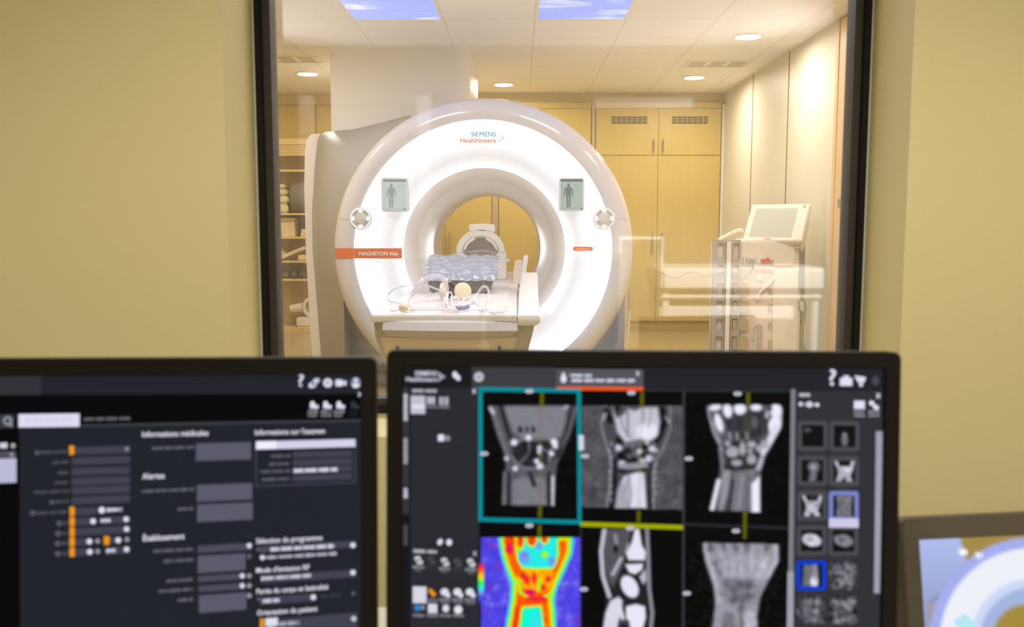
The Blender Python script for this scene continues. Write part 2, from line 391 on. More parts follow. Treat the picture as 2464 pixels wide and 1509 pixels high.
# ------------------------------------------------------------------ ceiling fittings
def downlight(x, y):
    t = thing('ceiling_downlight', '', 'downlight', (x, y, CE), 'recessed ceiling downlights')
    MB().lathe([(.082, 0), (.105, 0), (.105, -.008), (.09, -.012), (.082, -.004)], (x, y, CE), 'z', 40).build('trim_ring', M['white_plastic'], t)
    MB().lathe([(.0001, -.003), (.083, -.003)], (x, y, CE), 'z', 32).build('lamp', M['warm_lamp'], t)
    return t
L0 = downlight(-1.888, 8.11); L0['label'] = 'round lit downlight in the ceiling above the open shelves'
for q, lb in (((-.153, 8.74), 'round lit downlight in the ceiling just right of the boxed duct'),
              ((1.592, 8.34), 'round lit downlight in the ceiling nearest the cupboards'),
              ((1.63, 6.556), 'large lit downlight in the ceiling near the white side wall'),
              ((1.5, 4.45), 'lit downlight just above the upper right edge of the view'),
              ((-1.9, 5.6), 'added unseen downlight in the near left of the scanner room')):  # last one is an added unseen lamp that brightens the room
    copytree(L0, (*q, CE), lb)
def skylight(x0, lb):
    x1 = x0+.6; t = thing('sky_light_panel', lb, 'light panel', (x0+.3, 5.75, CE), 'sky picture light panels')
    y1, y0 = 6.03, 4.83
    o_, i_ = rect(x0, x1, y0, y1), rect(x0+.02, x1-.02, y0+.02, y1-.02)
    MB().ringprism(o_, i_, CE-.006, CE, 'xy').build('panel_frame', M['room_white'], t)
    MB().add([(i_[k][0], i_[k][1], CE-.003) for k in range(4)], [(0, 1, 2, 3)]).build('sky_picture', M['sky_panel'], t)
skylight(-1.1, 'left of two blue sky picture panels in the ceiling'); skylight(.1, 'right of two blue sky picture panels in the ceiling')
for k, x0 in enumerate((-1.1, .1)):  # added unseen panels, cool fill for the scanner front
    x1 = x0+.6; t = thing('added_light_panel', ['left', 'right'][k]+' added unseen light panel above the near end of the patient table', 'light panel', (x0+.3, 3.8, CE), 'added unseen light panels above the window')
    o_, i_ = rect(x0, x1, 3.23, 4.43), rect(x0+.02, x1-.02, 3.25, 4.41)
    MB().ringprism(o_, i_, CE-.006, CE, 'xy').build('panel_frame', M['room_white'], t)
    MB().add([(i_[q_][0], i_[q_][1], CE-.003) for q_ in range(4)], [(0, 1, 2, 3)]).build('diffuser', M['cool_fill'], t)
def ceil_vent(px, py, w, d, lb):
    p = atz(px, py, CE); t = thing('ceiling_vent', lb, 'vent', (p.x, p.y, CE), 'slotted ceiling vents')
    o_, i_ = rect(p.x-w/2, p.x+w/2, p.y-d/2, p.y+d/2), rect(p.x-w/2+.02, p.x+w/2-.02, p.y-d/2+.02, p.y+d/2-.02)
    MB().ringprism(o_, i_, CE-.006, CE, 'xy').build('vent_frame', M['white_plastic'], t)
    b = MB()
    for k in range(5):
        yy = p.y-d/2+.03+(d-.06)*k/4
        for q in range(3):
            xx = p.x-w/2+.04+(w-.06)*q/3; b.box(xx, xx+(w-.1)/3-.02, yy-.006, yy+.006, CE-.004, CE-.001)
    b.build('slot', M['cart_tan'], t)
ceil_vent(690, 142, .55, .3, 'slotted vent in the ceiling beside the window frame, above the shelves')
ceil_vent(1728, 153, .55, .3, 'slotted vent in the ceiling between the two right downlights')

# ------------------------------------------------------------------ cupboards on the back wall
CY = 9.3
def zat(py, Y=CY): return at(1300, py, Y).z
ZT, ZU, ZM, ZB, ZP = zat(246), zat(262), zat(374), zat(772), 0.0
def cupboard(x0, x1, lb, vents=True):
    t = thing('wall_cupboard', lb, 'cupboard', ((x0+x1)/2, CY+.15, 0), 'maple wall cupboards')
    MB().box(x0, x1, CY+.022, BK-.005, ZB-.012, CE-.12).build('carcass', M['maple'], t, .002)
    MB().box(x0+.01, x1-.01, CY+.05, BK-.02, 0, ZB-.012).build('plinth', M['maple'], t)
    MB().box(x0, x1, CY+.004, CY+.022, ZU+.004, ZT).build('top_rail', M['maple'], t, .002)
    xm = (x0+x1)/2
    for k, (a0, a1) in enumerate(((x0+.004, xm-.002), (xm+.002, x1-.004))):
        s = 1 if k == 0 else -1; xh = xm-s*.048
        u = MB().box(a0, a1, CY, CY+.02, ZM+.003, ZU).build('upper_door', M['maple'], t, .0015)
        l = MB().box(a0, a1, CY, CY+.02, ZB, ZM-.003).build('lower_door', M['maple'], t, .0015)
        for par, za, zb in ((u, zat(366), zat(336)), (l, zat(612), zat(560))):
            hb = MB(); hb.tube([(xh, CY, za+.02), (xh, CY-.03, za+.02)], .006, smooth=False).tube([(xh, CY, zb-.02), (xh, CY-.03, zb-.02)], .006, smooth=False)
            hb.tube([(xh, CY-.03, za), (xh, CY-.03, zb)], .0075, smooth=False); hb.build('bar_handle', M['steel'], par)
        if vents:
            c = (a0+a1)/2; va, vb, z0, z1 = c-.185, c+.185, zat(298), zat(281)
            if k == 0: va, vb = va+.02, vb+.02
            MB().box(va, vb, CY-.002, CY+.004, z0, z1).build('vent_backing', M['vent_dark'], u)
            g = MB()
            for r in range(1, 4): zz = z0+(z1-z0)*r/4; g.box(va, vb, CY-.004, CY-.001, zz-.003, zz+.003)
            for r in range(0, 8): xx = va+(vb-va)*r/7; g.box(xx-.0025, xx+.0025, CY-.004, CY-.001, z0, z1)
            g.build('vent_grille', M['maple'], u)
    return t
cupboard(.78, 2.065, 'tall maple double cupboard with two vent grilles right of the scanner')
cupboard(-.215, .735, 'tall maple double cupboard seen through the scanner bore and over its ring', False)
cupboard(-1.25, -.29, 'maple double cupboard mostly hidden behind the scanner', False)
b = MB().box(-.285, -.22, CY+.03, BK-.005, 0, CE-.12); tag(b.build('filler_post', M['cart_tan']), 'narrow grey brown post between cupboards seen through the bore', 'post')
b = MB().box(.74, .775, CY+.01, BK-.005, 0, CE-.12); tag(b.build('filler_post', M['cart_tan']), 'narrow brown post left of the vented cupboard', 'post')
b = MB().box(-2.7, XR, CY+.06, BK-.002, CE-.115, CE-.001); struct(b.build('trim_2', M['exam_yellow']), 'yellow bulkhead strip above the cupboards', 'trim')
b = MB().box(2.07, 2.098, CY+.0, BK-.002, 0, CE-.12); struct(b.build('trim_3', M['exam_white']), 'white filler strip between cupboard and right wall', 'trim')

# open shelf cabinet at the far left
SY = 9.2
def zs(py): return at(700, py, SY).z
sx0, sx1 = -2.72, -1.80
t = thing('shelf_cabinet', 'open maple shelf cabinet with raised roller shutter at far left', 'cabinet', ((sx0+sx1)/2, 9.4, 0))
b = MB().box(sx0, sx0+.02, SY, BK-.02, 0, zs(333)).box(sx1-.02, sx1, SY, BK-.02, 0, zs(333)).box(sx0, sx1, BK-.03, BK-.02, 0, zs(333)).box(sx0, sx1, SY, BK-.02, zs(348), zs(333))
b.build('carcass', M['shelf_wood'], t, .001)
b = MB()
for k in range(6): z = zs(375)+(zs(349)-zs(375))*k/6; b.box(sx0+.02, sx1-.02, SY+.004, SY+.012, z+.002, z+(zs(349)-zs(375))/6-.002)
b.build('roller_shutter', M['shelf_wood'], t)
SH = [408, 513, 570, 628, 672, 788]
for py in SH[:-1]:
    z = zs(py); MB().box(sx0+.02, sx1-.02, SY+.01, BK-.03, z-.02, z).build('shelf', M['shelf_wood'], t, .001)
z = zs(788); MB().box(sx0+.02, sx1-.02, SY+.004, BK-.03, 0, z).build('drawer_front', M['shelf_wood'], t, .001)
MB().box(sx0, sx1, SY+.0, SY+.004, zs(805)-.003, zs(805)).build('drawer_gap', M['seam'], t)
b = MB().prism(rect(-2.10, -1.42, zs(333), CE-.12), 9.35, BK-.005); b.prism(rect(-2.72, -2.106, zs(333), CE-.12), 9.35, BK-.005)
tag(b.build('wall_panel', M['maple'], None, .002), 'maple wall panelling above the open shelves, split by one joint', 'panel')
def sp(px, py, Y=9.3): return at(px, py, Y)
# things on the shelves
z = zs(513)
b = MB(); b.lathe([(.0001, -.001), (.135, 0), (.155, .01), (.16, .03), (.16, .17), (.15, .2), (.0001, .2)], (-2.36, 9.36, z+.163), 'x', 32)
o = b.build('bedding_roll', [M['dark_cloth']]); tag(o, 'thick dark ended roll standing on the second shelf', 'roll')
for k, (w, h, zz, m) in enumerate(((.34, .10, 0, 'fabric_white'), (.36, .08, .10, 'fabric_white'), (.33, .07, .18, 'paper'), (.30, .05, .25, 'fabric_white'))):
    tag(MB().box(-2.58, -2.58+w*.55, 9.27, 9.5, z+zz+.001, z+zz+h-.004).build('folded_sheet', M[m], None, .018, 3),
        ['bottom thick white folded sheet left on second shelf', 'second white folded sheet from the bottom on second shelf', 'cream folded sheet, third in the second shelf pile', 'thin white folded sheet topmost of second shelf pile'][k], 'folded sheet', 'folded sheets on the second shelf')
z = zs(570)
t = thing('storage_box', 'pale yellow box with lid at left of third shelf', 'box', (-2.46, 9.4, z))
MB().box(-2.58, -2.33, 9.28, 9.5, z, z+.165).build('box_body', M['paper'], t, .004); MB().box(-2.585, -2.325, 9.275, 9.505, z+.166, z+.195).build('lid', M['paper'], t, .004)
for k in range(4):
    tag(MB().box(-2.27+.004*k, -2.02, 9.27, 9.48, z+.001+.02*k, z+.019+.02*k).build('paper_ream', M['paper'], None, .002),
        ['lowest paper ream on the third shelf', 'second paper ream from below on the third shelf', 'third paper ream from below on the third shelf', 'topmost paper ream on the third shelf'][k], 'paper', 'paper stack on the third shelf')
z = zs(628)
tag(MB().box(-2.30, -2.0, 9.26, 9.48, z, z+.06).build('white_tray', M['paper'], None, .01), 'flat cream tray at right of fourth shelf', 'tray')
tag(MB().tube([(-2.5, 9.27, z+.02), (-2.38, 9.27, z+.07), (-2.22, 9.27, z+.135)], .02).build('leaning_tube', M['fabric_white']), 'short pale tube leaning on the fourth shelf', 'tube')
tag(MB().ball((-2.52, 9.36, z+.065), .085, .07, .065).build('padded_ring', M['fabric_white']), 'rounded cream pad at left of the fourth shelf', 'pad')
z = zs(672)
for k in range(6):
    tag(MB().ball((-2.54+.092*k, 9.34, z+.046), .044, .06, .045).build('cloth_bundle', M['dark_cloth']),
        ['first dark cloth bundle from the left on the fifth shelf', 'second dark cloth bundle from the left on the fifth shelf', 'third dark cloth bundle from the left on the fifth shelf', 'fourth dark cloth bundle from the left on the fifth shelf', 'fifth dark cloth bundle from the left on the fifth shelf', 'dark cloth bundle next to the scanner on the fifth shelf'][k], 'cloth', 'dark cloth bundles on the fifth shelf')
z = zs(788)
t = thing('knee_coil', 'white hollow body coil on the lowest shelf', 'coil', (-2.2, 9.36, z))
b = MB(); b.box(-2.33, -2.02, 9.25, 9.5, z, z+.1); b.build('coil_base', M['white_plastic'], t, .015)
MB().lathe([(.085, 0), (.115, 0), (.115, .2), (.085, .2), (.085, 0)], (-2.15, 9.27, z+.205), 'y', 32).build('coil_tube', M['white_plastic'], t)
MB().cyl((-2.40, 9.32, z+.18), (-2.27, 9.32, z+.2), .045, r2=.05).build('coil_handle', M['white_plastic'], t)

# ------------------------------------------------------------------ the scanner
GX, GY, GZ = -.2385, 5.85, .95
gan = thing('mri_scanner', 'huge ring shaped white scanner with glowing front and round bore', 'scanner', (GX, 6.8, 0))
G = (GX, GY, GZ)
MB().lathe([(.843, .02), (.845, -.002), (.856, -.012), (.89, -.016), (.928, -.008), (.962, .015), (.984, .06), (.993, .12), (.996, .26)], G, 'y', 160).build('front_ring', M['gantry_ring'], gan)
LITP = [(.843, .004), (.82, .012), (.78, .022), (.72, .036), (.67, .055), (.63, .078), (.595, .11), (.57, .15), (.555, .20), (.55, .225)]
LR = [.54, .56, .585, .62, .67, .73, .79, .845]; LG = [1.2, .80, .44, .33, .42, .75, 1.05, 1.25]   # panel glow by radius, its dip painting the soft inner shading
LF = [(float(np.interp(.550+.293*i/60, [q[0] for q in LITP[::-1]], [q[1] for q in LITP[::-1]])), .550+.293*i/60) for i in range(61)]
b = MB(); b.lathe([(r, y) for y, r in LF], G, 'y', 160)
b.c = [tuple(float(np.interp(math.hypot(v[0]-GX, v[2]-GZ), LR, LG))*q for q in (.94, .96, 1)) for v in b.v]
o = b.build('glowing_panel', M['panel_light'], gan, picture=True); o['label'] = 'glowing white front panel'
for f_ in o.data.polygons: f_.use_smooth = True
MB().lathe([(.842, .001), (.836, .004)], G, 'y', 160).build('light_strip', M['led'], gan)
MB().lathe([(.5515, .222), (.5485, .228)], G, 'y', 160).build('light_strip', M['led'], gan)
MB().lathe([(.549, .226), (.53, .24), (.505, .28), (.485, .36), (.47, .44)], G, 'y', 128).build('bore_flare', M['bore'], gan)
MB().lathe([(.47, .44), (.462, .452), (.43, .52), (.405, .60), (.395, .70), (.393, 1.35), (.40, 1.45), (.46, 1.58), (.56, 1.68)], G, 'y', 128).build('bore_tube', M['bore'], gan)
# two soft glows painted as emission on the bore wall
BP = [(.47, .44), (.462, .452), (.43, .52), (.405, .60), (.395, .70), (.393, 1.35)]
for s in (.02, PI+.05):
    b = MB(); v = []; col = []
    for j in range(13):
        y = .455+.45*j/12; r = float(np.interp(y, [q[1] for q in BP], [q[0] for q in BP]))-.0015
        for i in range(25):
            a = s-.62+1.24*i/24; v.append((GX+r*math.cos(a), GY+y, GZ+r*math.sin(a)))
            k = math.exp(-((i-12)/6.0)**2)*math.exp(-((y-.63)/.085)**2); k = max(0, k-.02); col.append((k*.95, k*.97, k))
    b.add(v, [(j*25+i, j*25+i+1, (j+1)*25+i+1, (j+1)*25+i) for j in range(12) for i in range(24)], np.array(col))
    o = b.build('bore_glow_patch', M['bore_glow'], gan, picture=True)
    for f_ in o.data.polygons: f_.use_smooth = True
def circ_pts(r, a0, a1, n): return [(GX+r*math.cos(a0+(a1-a0)*i/n), GZ+r*math.sin(a0+(a1-a0)*i/n)) for i in range(n+1)]
def body_ring(r, hw, n=60):
    out = circ_pts(r, 0, PI, n)
    k = [(GX+(x-GX)*hw/r, z) for x, z in out]
    return k+[(GX-hw, .14), (GX+hw, .14)]
rings = []
for r, hw, y, dx, dz in ((.985, .95, .16, 0, 0), (1.0, .97, .30, .01, -.008), (1.045, 1.0, .6, .035, -.03), (1.085, 1.03, 1.0, .055, -.05), (1.09, 1.04, 1.5, .06, -.05), (1.05, 1.0, 1.72, .06, -.05)):
    rings.append([(x+dx, GY+y, max(.14, z+dz)) for x, z in body_ring(r, hw)])
b = MB(); b.loft(rings, caps=False)
# back and front annulus plates keep the bore open
def plate(y, r, hw, ri):
    o_ = body_ring(r, hw); n = len(o_); inn = [(GX+ri*math.cos(PI*i/60), GZ+ri*math.sin(PI*i/60)) for i in range(61)]+[(GX-ri*.6, GZ-ri*.8), (GX+ri*.6, GZ-ri*.8)]
    b.add([(p[0], GY+y, p[1]) for p in o_]+[(p[0], GY+y, p[1]) for p in inn], [(i, (i+1) % n, n+(i+1) % n, n+i) for i in range(n)])
plate(1.72, 1.08, 1.0, .56)
b.build('body_cover', M['gantry_ring'], gan, ang=60)
# left side cover: lofted grey shell from the ring to a white end panel
def resample(P, n):
    P = [Vector(p) for p in P]; L = [0]
    for a, c in zip(P[:-1], P[1:]): L.append(L[-1]+(c-a).length)
    out = []
    for i in range(n):
        s = L[-1]*i/(n-1); k = max(j for j in range(len(L)) if L[j] <= s+1e-9); k = min(k, len(P)-2)
        out.append(P[k].lerp(P[k+1], (s-L[k])/max(1e-9, L[k+1]-L[k])))
    return out
inner_px = [(1020, 292), (985, 276), (930, 292), (850, 311), (800, 316), (772, 319), (764, 335), (757, 400), (751, 500), (752, 600), (760, 700), (772, 850), (785, 960), (792, 1010)]
far = resample([at(x, y, 6.75) for x, y in inner_px], 60)
near = []
for i in range(60):
    a = math.radians(113+(252-113)*i/59); near.append(Vector((GX+.978*math.cos(a), GY+.14, max(.14, GZ+.978*math.sin(a)))))
mid = [n_.lerp(f_, .5)+Vector((-.02, -.03, 0)) for n_, f_ in zip(near, far)]
back = [f_+Vector((0, .85, 0)) for f_ in far]
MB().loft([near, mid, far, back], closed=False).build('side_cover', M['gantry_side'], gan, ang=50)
outer_px = [(769, 322), (753, 323), (745, 328), (739, 338), (735, 360), (733, 450), (735, 520), (737, 600), (745, 750), (752, 850), (762, 1000)]
strip = [at(x, y, 6.78) for x, y in outer_px]+[at(x, y, 6.78) for x, y in [(796, 1000), (776, 850), (764, 700), (756, 600), (755, 500), (761, 400), (768, 345), (774, 324)]]
MB().prism([(p.x, max(.0, p.z)) for p in strip], 6.76, 7.6).build('end_panel', M['gantry_white'], gan, .006)
# right lower side
side = [at(x, y, 6.4) for x, y in [(1455, 690), (1512, 690), (1512, 720), (1509, 770), (1503, 850), (1492, 1000), (1420, 1000)]]
MB().prism([(p.x, max(0, p.z)) for p in side], 6.3, 7.3).build('side_cover', M['gantry_side'], gan, .01)
side = [at(x, y, 6.5) for x, y in [(1508, 752), (1514, 745), (1511, 800), (1507, 860), (1497, 1000), (1483, 1000), (1497, 850)]]
MB().prism([(p.x, max(0, p.z)) for p in side], 6.42, 7.4).build('end_panel', M['gantry_white'], gan, .004)
MB().box(GX-.95, GX+.93, GY+.42, GY+1.6, 0, .17).build('base_cover', M['gantry_white'], gan, .01)
# seams across the ring and lower cover
def gsurf(px, py, prof, off=.003):
    """point of a surface of revolution met by the pixel ray"""
    y = .02
    for _ in range(25):
        p = at(px, py, GY+y); r = math.hypot(p.x-GX, p.z-GZ)
        rr = [q[0] for q in prof]; dd = [q[1] for q in prof]
        y = float(np.interp(r, rr[::-1] if rr[0] > rr[-1] else rr, dd[::-1] if rr[0] > rr[-1] else dd))
    return at(px, py, GY+y-off)
RINGP = [(.845, -.002), (.856, -.012), (.89, -.016), (.928, -.008), (.962, .015), (.984, .06), (.993, .12)]
def band(parent, name, m, x0, x1, y0, y1, prof, off, n=20, k=2):
    b = MB(); v = []; 
    for j in range(k+1):
        for i in range(n+1): v.append(gsurf(x0+(x1-x0)*i/n, y0+(y1-y0)*j/k, prof, off))
    return b.add(v, [(j*(n+1)+i, j*(n+1)+i+1, (j+1)*(n+1)+i+1, (j+1)*(n+1)+i) for j in range(k) for i in range(n)]).build(name, m, parent)
band(gan, 'seam_line', M['dial_grey'], 809, 846, 526.6, 527.8, RINGP, .002); band(gan, 'seam_line', M['dial_grey'], 1480, 1512, 526.6, 527.8, RINGP, .002)
ALLP = sorted(LITP+RINGP[1:], key=lambda q: q[0])
st = band(gan, 'name_stripe', M['orange'], 806, 967, 597.5, 622, ALLP, .006, 40); st['label'] = 'orange stripe with white lettering'
band(gan, 'seam_line', M['dial_grey'], 851.2, 852.2, 598, 622, ALLP, .007, 1, 4)
def surf_text(parent, name, m, txt, x0, x1, yb, prof, off, hs=1.0, bold=0, dbl=0):
    v, f, w = glyphs(txt, bold); s = (x1-x0)/w; b = MB()
    for k, (dx, dy) in enumerate(((0, 0), (dbl, 0), (0, dbl*.6), (dbl, dbl*.6)) if dbl else ((0, 0),)): b.add([gsurf(x0+dx+p[0]*s, yb-dy-p[1]*s*hs, prof, off+k*.0004) for p in v], f)
    return b.build(name, m, parent)
surf_text(st, 'lettering', M['white_ink'], 'MAGNETOM Vida', 864, 957, 615, ALLP, .009, 1.05, 0, .9)
surf_text(gan, 'lettering', M['grey_ink'], 'A BioMatrix System', 864, 916, 632, ALLP, .009)
surf_text(gan, 'lettering', M['teal_ink'], 'SIEMENS', 1134, 1192.5, 328.5, ALLP, .006, dbl=.6)['label'] = 'teal lettering'
surf_text(gan, 'lettering', M['orange_ink'], 'Healthineers', 1107.5, 1192.5, 343.5, ALLP, .006, dbl=.6)['label'] = 'orange lettering'
b = MB()
for x, y, r in ((1211, 331.5, 1.7), (1206.5, 327.5, 1.3), (1206.5, 335.5, 1.5), (1202, 323.5, 1.0), (1202, 339.5, 1.3), (1205, 331.5, 1.0), (1199, 326, .8), (1199, 337, .8), (1201, 332, .8)):
    b.add([gsurf(x+r*math.cos(2*PI*i/10), y+r*math.sin(2*PI*i/10), ALLP, .004) for i in range(10)], [tuple(range(10))])
b.build('logo_dots', M['orange_ink'], gan)
# red pill badge
b = MB(); v = []; NB = 24
for j in range(3):
    for i in range(NB+1):
        x = 1378+49*i/NB; e = min(x-1378, 1427-x); h = 4.75*math.sqrt(max(0, 1-(1-min(1, e/4.75))**2)); v.append(gsurf(x, 598.75+h*(j-1), ALLP, .005))
b.add(v, [(j*(NB+1)+i, j*(NB+1)+i+1, (j+1)*(NB+1)+i+1, (j+1)*(NB+1)+i) for j in range(2) for i in range(NB)])
pill = b.build('red_badge', M['pill_red'], gan); surf_text(pill, 'lettering', M['white_ink'], 'Healthineers', 1386, 1418, 601, ALLP, .007)
# control dials
def dial(cx, cy, nm):
    c = gsurf(cx, cy, ALLP, 0); s = GY/F
    y = c.y-.03
    d = MB().lathe([(.0001, .03), (26*s, .034), (26.5*s, .004), (25*s, 0), (21.5*s, -.002), (20.5*s, .002)], (c.x, y, c.z), 'y', 48).build('control_dial', M['dial_ring'], gan)
    MB().lathe([(20.6*s, .002), (14.2*s, .004)], (c.x, y, c.z), 'y', 48).build('button_band', M['dial_grey'], d)
    MB().lathe([(14.2*s, .004), (13*s, -.004), (9*s, -.006), (.0001, -.007)], (c.x, y, c.z), 'y', 40).build('knob', M['dial_ring'], d)
    b = MB(); b.add([(c.x+3*s*math.cos(a), y-.0085, c.z+3*s*math.sin(a)) for a in (PI/2, PI*7/6, PI*11/6)], [(0, 1, 2)]).build('knob_mark', M['white_ink'], d)
    for q in range(4):
        a = q*PI/2; px, pz = c.x+17.5*s*math.cos(a), c.z+17.5*s*math.sin(a); w, h = (5*s, 2.2*s) if q % 2 else (2.2*s, 5*s)
        MB().prism(rrect(px-w, px+w, pz-h, pz+h, 2*s, 3), y-.002, y+.004).build('button', M['lit'], d)
    MB().lathe([(22.6*s, -.0035), (24.2*s, -.0025)], (c.x, y, c.z), 'y', 48).build('light_ring', M['lit'], d)
dial(869.5, 526, 'l'); dial(1453, 526, 'r')

# ---------------------------------------------------------------- picture drawing helpers (numpy fields in photograph pixels)
def sstep(d, s): t = np.clip(.5-d/s, 0, 1); return t*t*(3-2*t)
class Pic:
    def __init__(s, x0, x1, y0, y1, step, base):
        s.nx = int(round((x1-x0)/step))+1; s.ny = int(round((y1-y0)/step))+1
        s.X, s.Y = np.meshgrid(np.linspace(x0, x1, s.nx), np.linspace(y0, y1, s.ny)); s.V = np.zeros(s.X.shape+(np.size(base),))+np.array(base, float)
    def mixin(s, a, v): s.V = s.V*(1-a[..., None])+np.array(v, float)*a[..., None]
    def ell(s, cx, cy, rx, ry, v, soft=4, rot=0, al=1):
        dx, dy = s.X-cx, s.Y-cy; c, q = math.cos(rot), math.sin(rot); u, w = dx*c+dy*q, -dx*q+dy*c
        s.mixin(al*sstep((np.sqrt((u/rx)**2+(w/ry)**2)-1)*min(rx, ry), soft), v)
    def line(s, P, w, v, soft=3, al=1):
        d = np.full(s.X.shape, 1e9)
        for (ax, ay), (bx, by) in zip(P[:-1], P[1:]):
            vx, vy = bx-ax, by-ay; t = np.clip(((s.X-ax)*vx+(s.Y-ay)*vy)/(vx*vx+vy*vy+1e-9), 0, 1); d = np.minimum(d, np.hypot(s.X-ax-t*vx, s.Y-ay-t*vy))
        s.mixin(al*sstep(d-w/2, soft), v)
    def pdist(s, P):
        d = np.full(s.X.shape, 1e9); ins = np.zeros(s.X.shape, bool)
        for (ax, ay), (bx, by) in zip(P, P[1:]+P[:1]):
            vx, vy = bx-ax, by-ay; t = np.clip(((s.X-ax)*vx+(s.Y-ay)*vy)/(vx*vx+vy*vy+1e-9), 0, 1); d = np.minimum(d, np.hypot(s.X-ax-t*vx, s.Y-ay-t*vy))
            if by != ay: ins ^= ((ay > s.Y) != (by > s.Y)) & (s.X < vx*(s.Y-ay)/vy+ax)
        return np.where(ins, -d, d)
    def poly(s, P, v, soft=4, al=1): s.mixin(al*sstep(s.pdist(P), soft), v)
    def noise(s, amp, cell):
        gy, gx = int(s.ny*1.0/cell)+3, int(s.nx*1.0/cell)+3; g = rng.normal(0, 1, (gy, gx))
        yy, xx = np.arange(s.ny)/cell, np.arange(s.nx)/cell; y0, x0 = yy.astype(int), xx.astype(int); fy, fx = (yy-y0)[:, None], (xx-x0)[None]
        n = (g[y0][:, x0]*(1-fy)*(1-fx)+g[y0+1][:, x0]*fy*(1-fx)+g[y0][:, x0+1]*(1-fy)*fx+g[y0+1][:, x0+1]*fy*fx)
        s.V = s.V+amp*n[..., None]; return s
    def blur(s, n=1):
        for _ in range(n):
            V = np.pad(s.V, ((1, 1), (1, 1), (0, 0)), 'edge'); V = V[:-2]*.25+V[1:-1]*.5+V[2:]*.25; s.V = V[:, :-2]*.25+V[:, 1:-1]*.5+V[:, 2:]*.25
        return s
    def mesh(s, b, place, colors):
        nx, ny = s.nx, s.ny
        v = [place(x, y) for x, y in zip(s.X.ravel(), s.Y.ravel())]
        b.add(v, [(j*nx+i, j*nx+i+1, (j+1)*nx+i+1, (j+1)*nx+i) for j in range(ny-1) for i in range(nx-1)], colors.reshape(-1, 3))
def srgb2lin(a): a = np.clip(a, 0, 1); return np.where(a <= .04045, a/12.92, ((a+.055)/1.055)**2.4)
def tint(V): # grey value -> slightly blue display grey
    return srgb2lin(np.stack([V*.97, V*.95, V*1.03], -1).reshape(V.shape[:2]+(3,)) if V.ndim == 2 else None)

# small status tablets on the glowing panel
def tablet(x0, x1, y0, y1, dim):
    c = gsurf((x0+x1)/2, (y0+y1)/2, ALLP, 0); Y = c.y-.045
    P = lambda x, y, d=0: (at(x, y, Y-d))
    a, d = P(x0, y1), P(x1, y0)
    t = MB().prism(rrect(a.x, d.x, a.z, d.z, .018), Y, Y+.08).build('status_tablet', M['tablet_rim'], gan, .004)
    pc = Pic(x0+4, x1-4, y0+4, y1-4, 1.0, (.80, .86, .85) if dim else (.74, .81, .79)); xm = x0+.34*(x1-x0)+2
    k = .62 if dim else .48
    g = lambda q: (q*.97, q*1.03, q*1.02)
    pc.poly([(x0+4, y0+4), (x1-4, y0+4), (x1-4, y0+10), (x0+4, y0+10)], g(k-.04), 1)
    pc.ell(xm, y0+18, 3, 4, g(k), 2); pc.poly([(xm-2, y0+21), (xm+2, y0+21), (xm+8, y0+26), (xm+6.5, y0+36), (xm+6, y0+46), (xm-6, y0+46), (xm-6.5, y0+36), (xm-8, y0+26)], g(k+.03), 2.5)
    for e in (-1, 1): pc.line([(xm+e*8, y0+27), (xm+e*10, y0+37), (xm+e*10.5, y0+46)], 3, g(k+.06), 2); pc.line([(xm+e*3.2, y0+44), (xm+e*3, y0+58), (xm+e*2.6, y0+70)], 4.6, g(k+.04), 2.5)
    pc.line([(x0+7, y0+14), (x0+7, y1-9)], 1, g(k+.12), 1); pc.line([(x1-24, y0+20), (x1-12, y0+20)], 1.5, g(k+.08), 1); pc.line([(x1-24, y0+31), (x1-14, y0+31)], 1.2, g(k+.16), 1)
    pc.line([(x0+5, y1-7), (x1-5, y1-7)], .8, g(k+.1), 1); pc.poly([(x1-10, y1-7), (x1-5, y1-7), (x1-5, y1-4), (x1-10, y1-4)], g(.5), 1)
    b = MB(); pc.mesh(b, lambda x, y: P(x, y, .003), srgb2lin(pc.V)*(1.06 if dim else .98)); b.build('display', M['dim_screen'], t, picture=True)
tablet(918, 981, 427.5, 509, True); tablet(1345, 1406.5, 427, 508, False)

# ------------------------------------------------------------------ patient table
TZ = .7225
TX0, TX1, TXC = -.657, .088, -.007
tab = thing('patient_table', 'long white sliding patient table running into the bore', 'table', (-.285, 4.6, 0))
MB().prism(rrect(TX0, TXC-.004, TZ-.032, TZ, .008), 3.9, 7.5).build('table_top', M['table_top'], tab, .006)
MB().prism(rrect(TX0+.13, TXC-.05, TZ, TZ+.006, .002, 2), 4.10, 7.3).build('mattress_liner', M['table_top'], tab)
rings = []
for Y, xa, xb, zt, zb in ((3.895, TXC, TX1+.002, TZ-.012, TZ-.04), (3.9, TXC, TX1+.004, TZ, TZ-.045), (4.5, TXC+.002, TX1+.008, TZ+.036, TZ-.03), (5.2, TXC+.012, TX1+.02, TZ+.087, TZ-.02), (5.45, TXC+.016, TX1+.024, TZ+.105, TZ-.01), (5.5, TXC+.018, TX1+.022, TZ+.10, TZ)):
    rings.append([(xa, Y, zb), (xb-.02, Y, zb), (xb, Y, zb+.014), (xb, Y, zt-.01), (xb-.01, Y, zt), (xa+.006, Y, zt), (xa, Y, zt-.006)])
MB().loft(rings).build('arm_board', M['table_top'], tab, ang=50)
p = at(1312, 643, 5.46); 
b = MB().prism([(at(x, y, 5.6).x, at(x, y, 5.6).z) for x, y in [(1254, 660), (1258, 622), (1261, 615), (1269, 612), (1271, 618), (1266, 648), (1268, 660)]], 5.52, 5.6); b.build('arm_board_grip', M['table_top'], tab, .006)
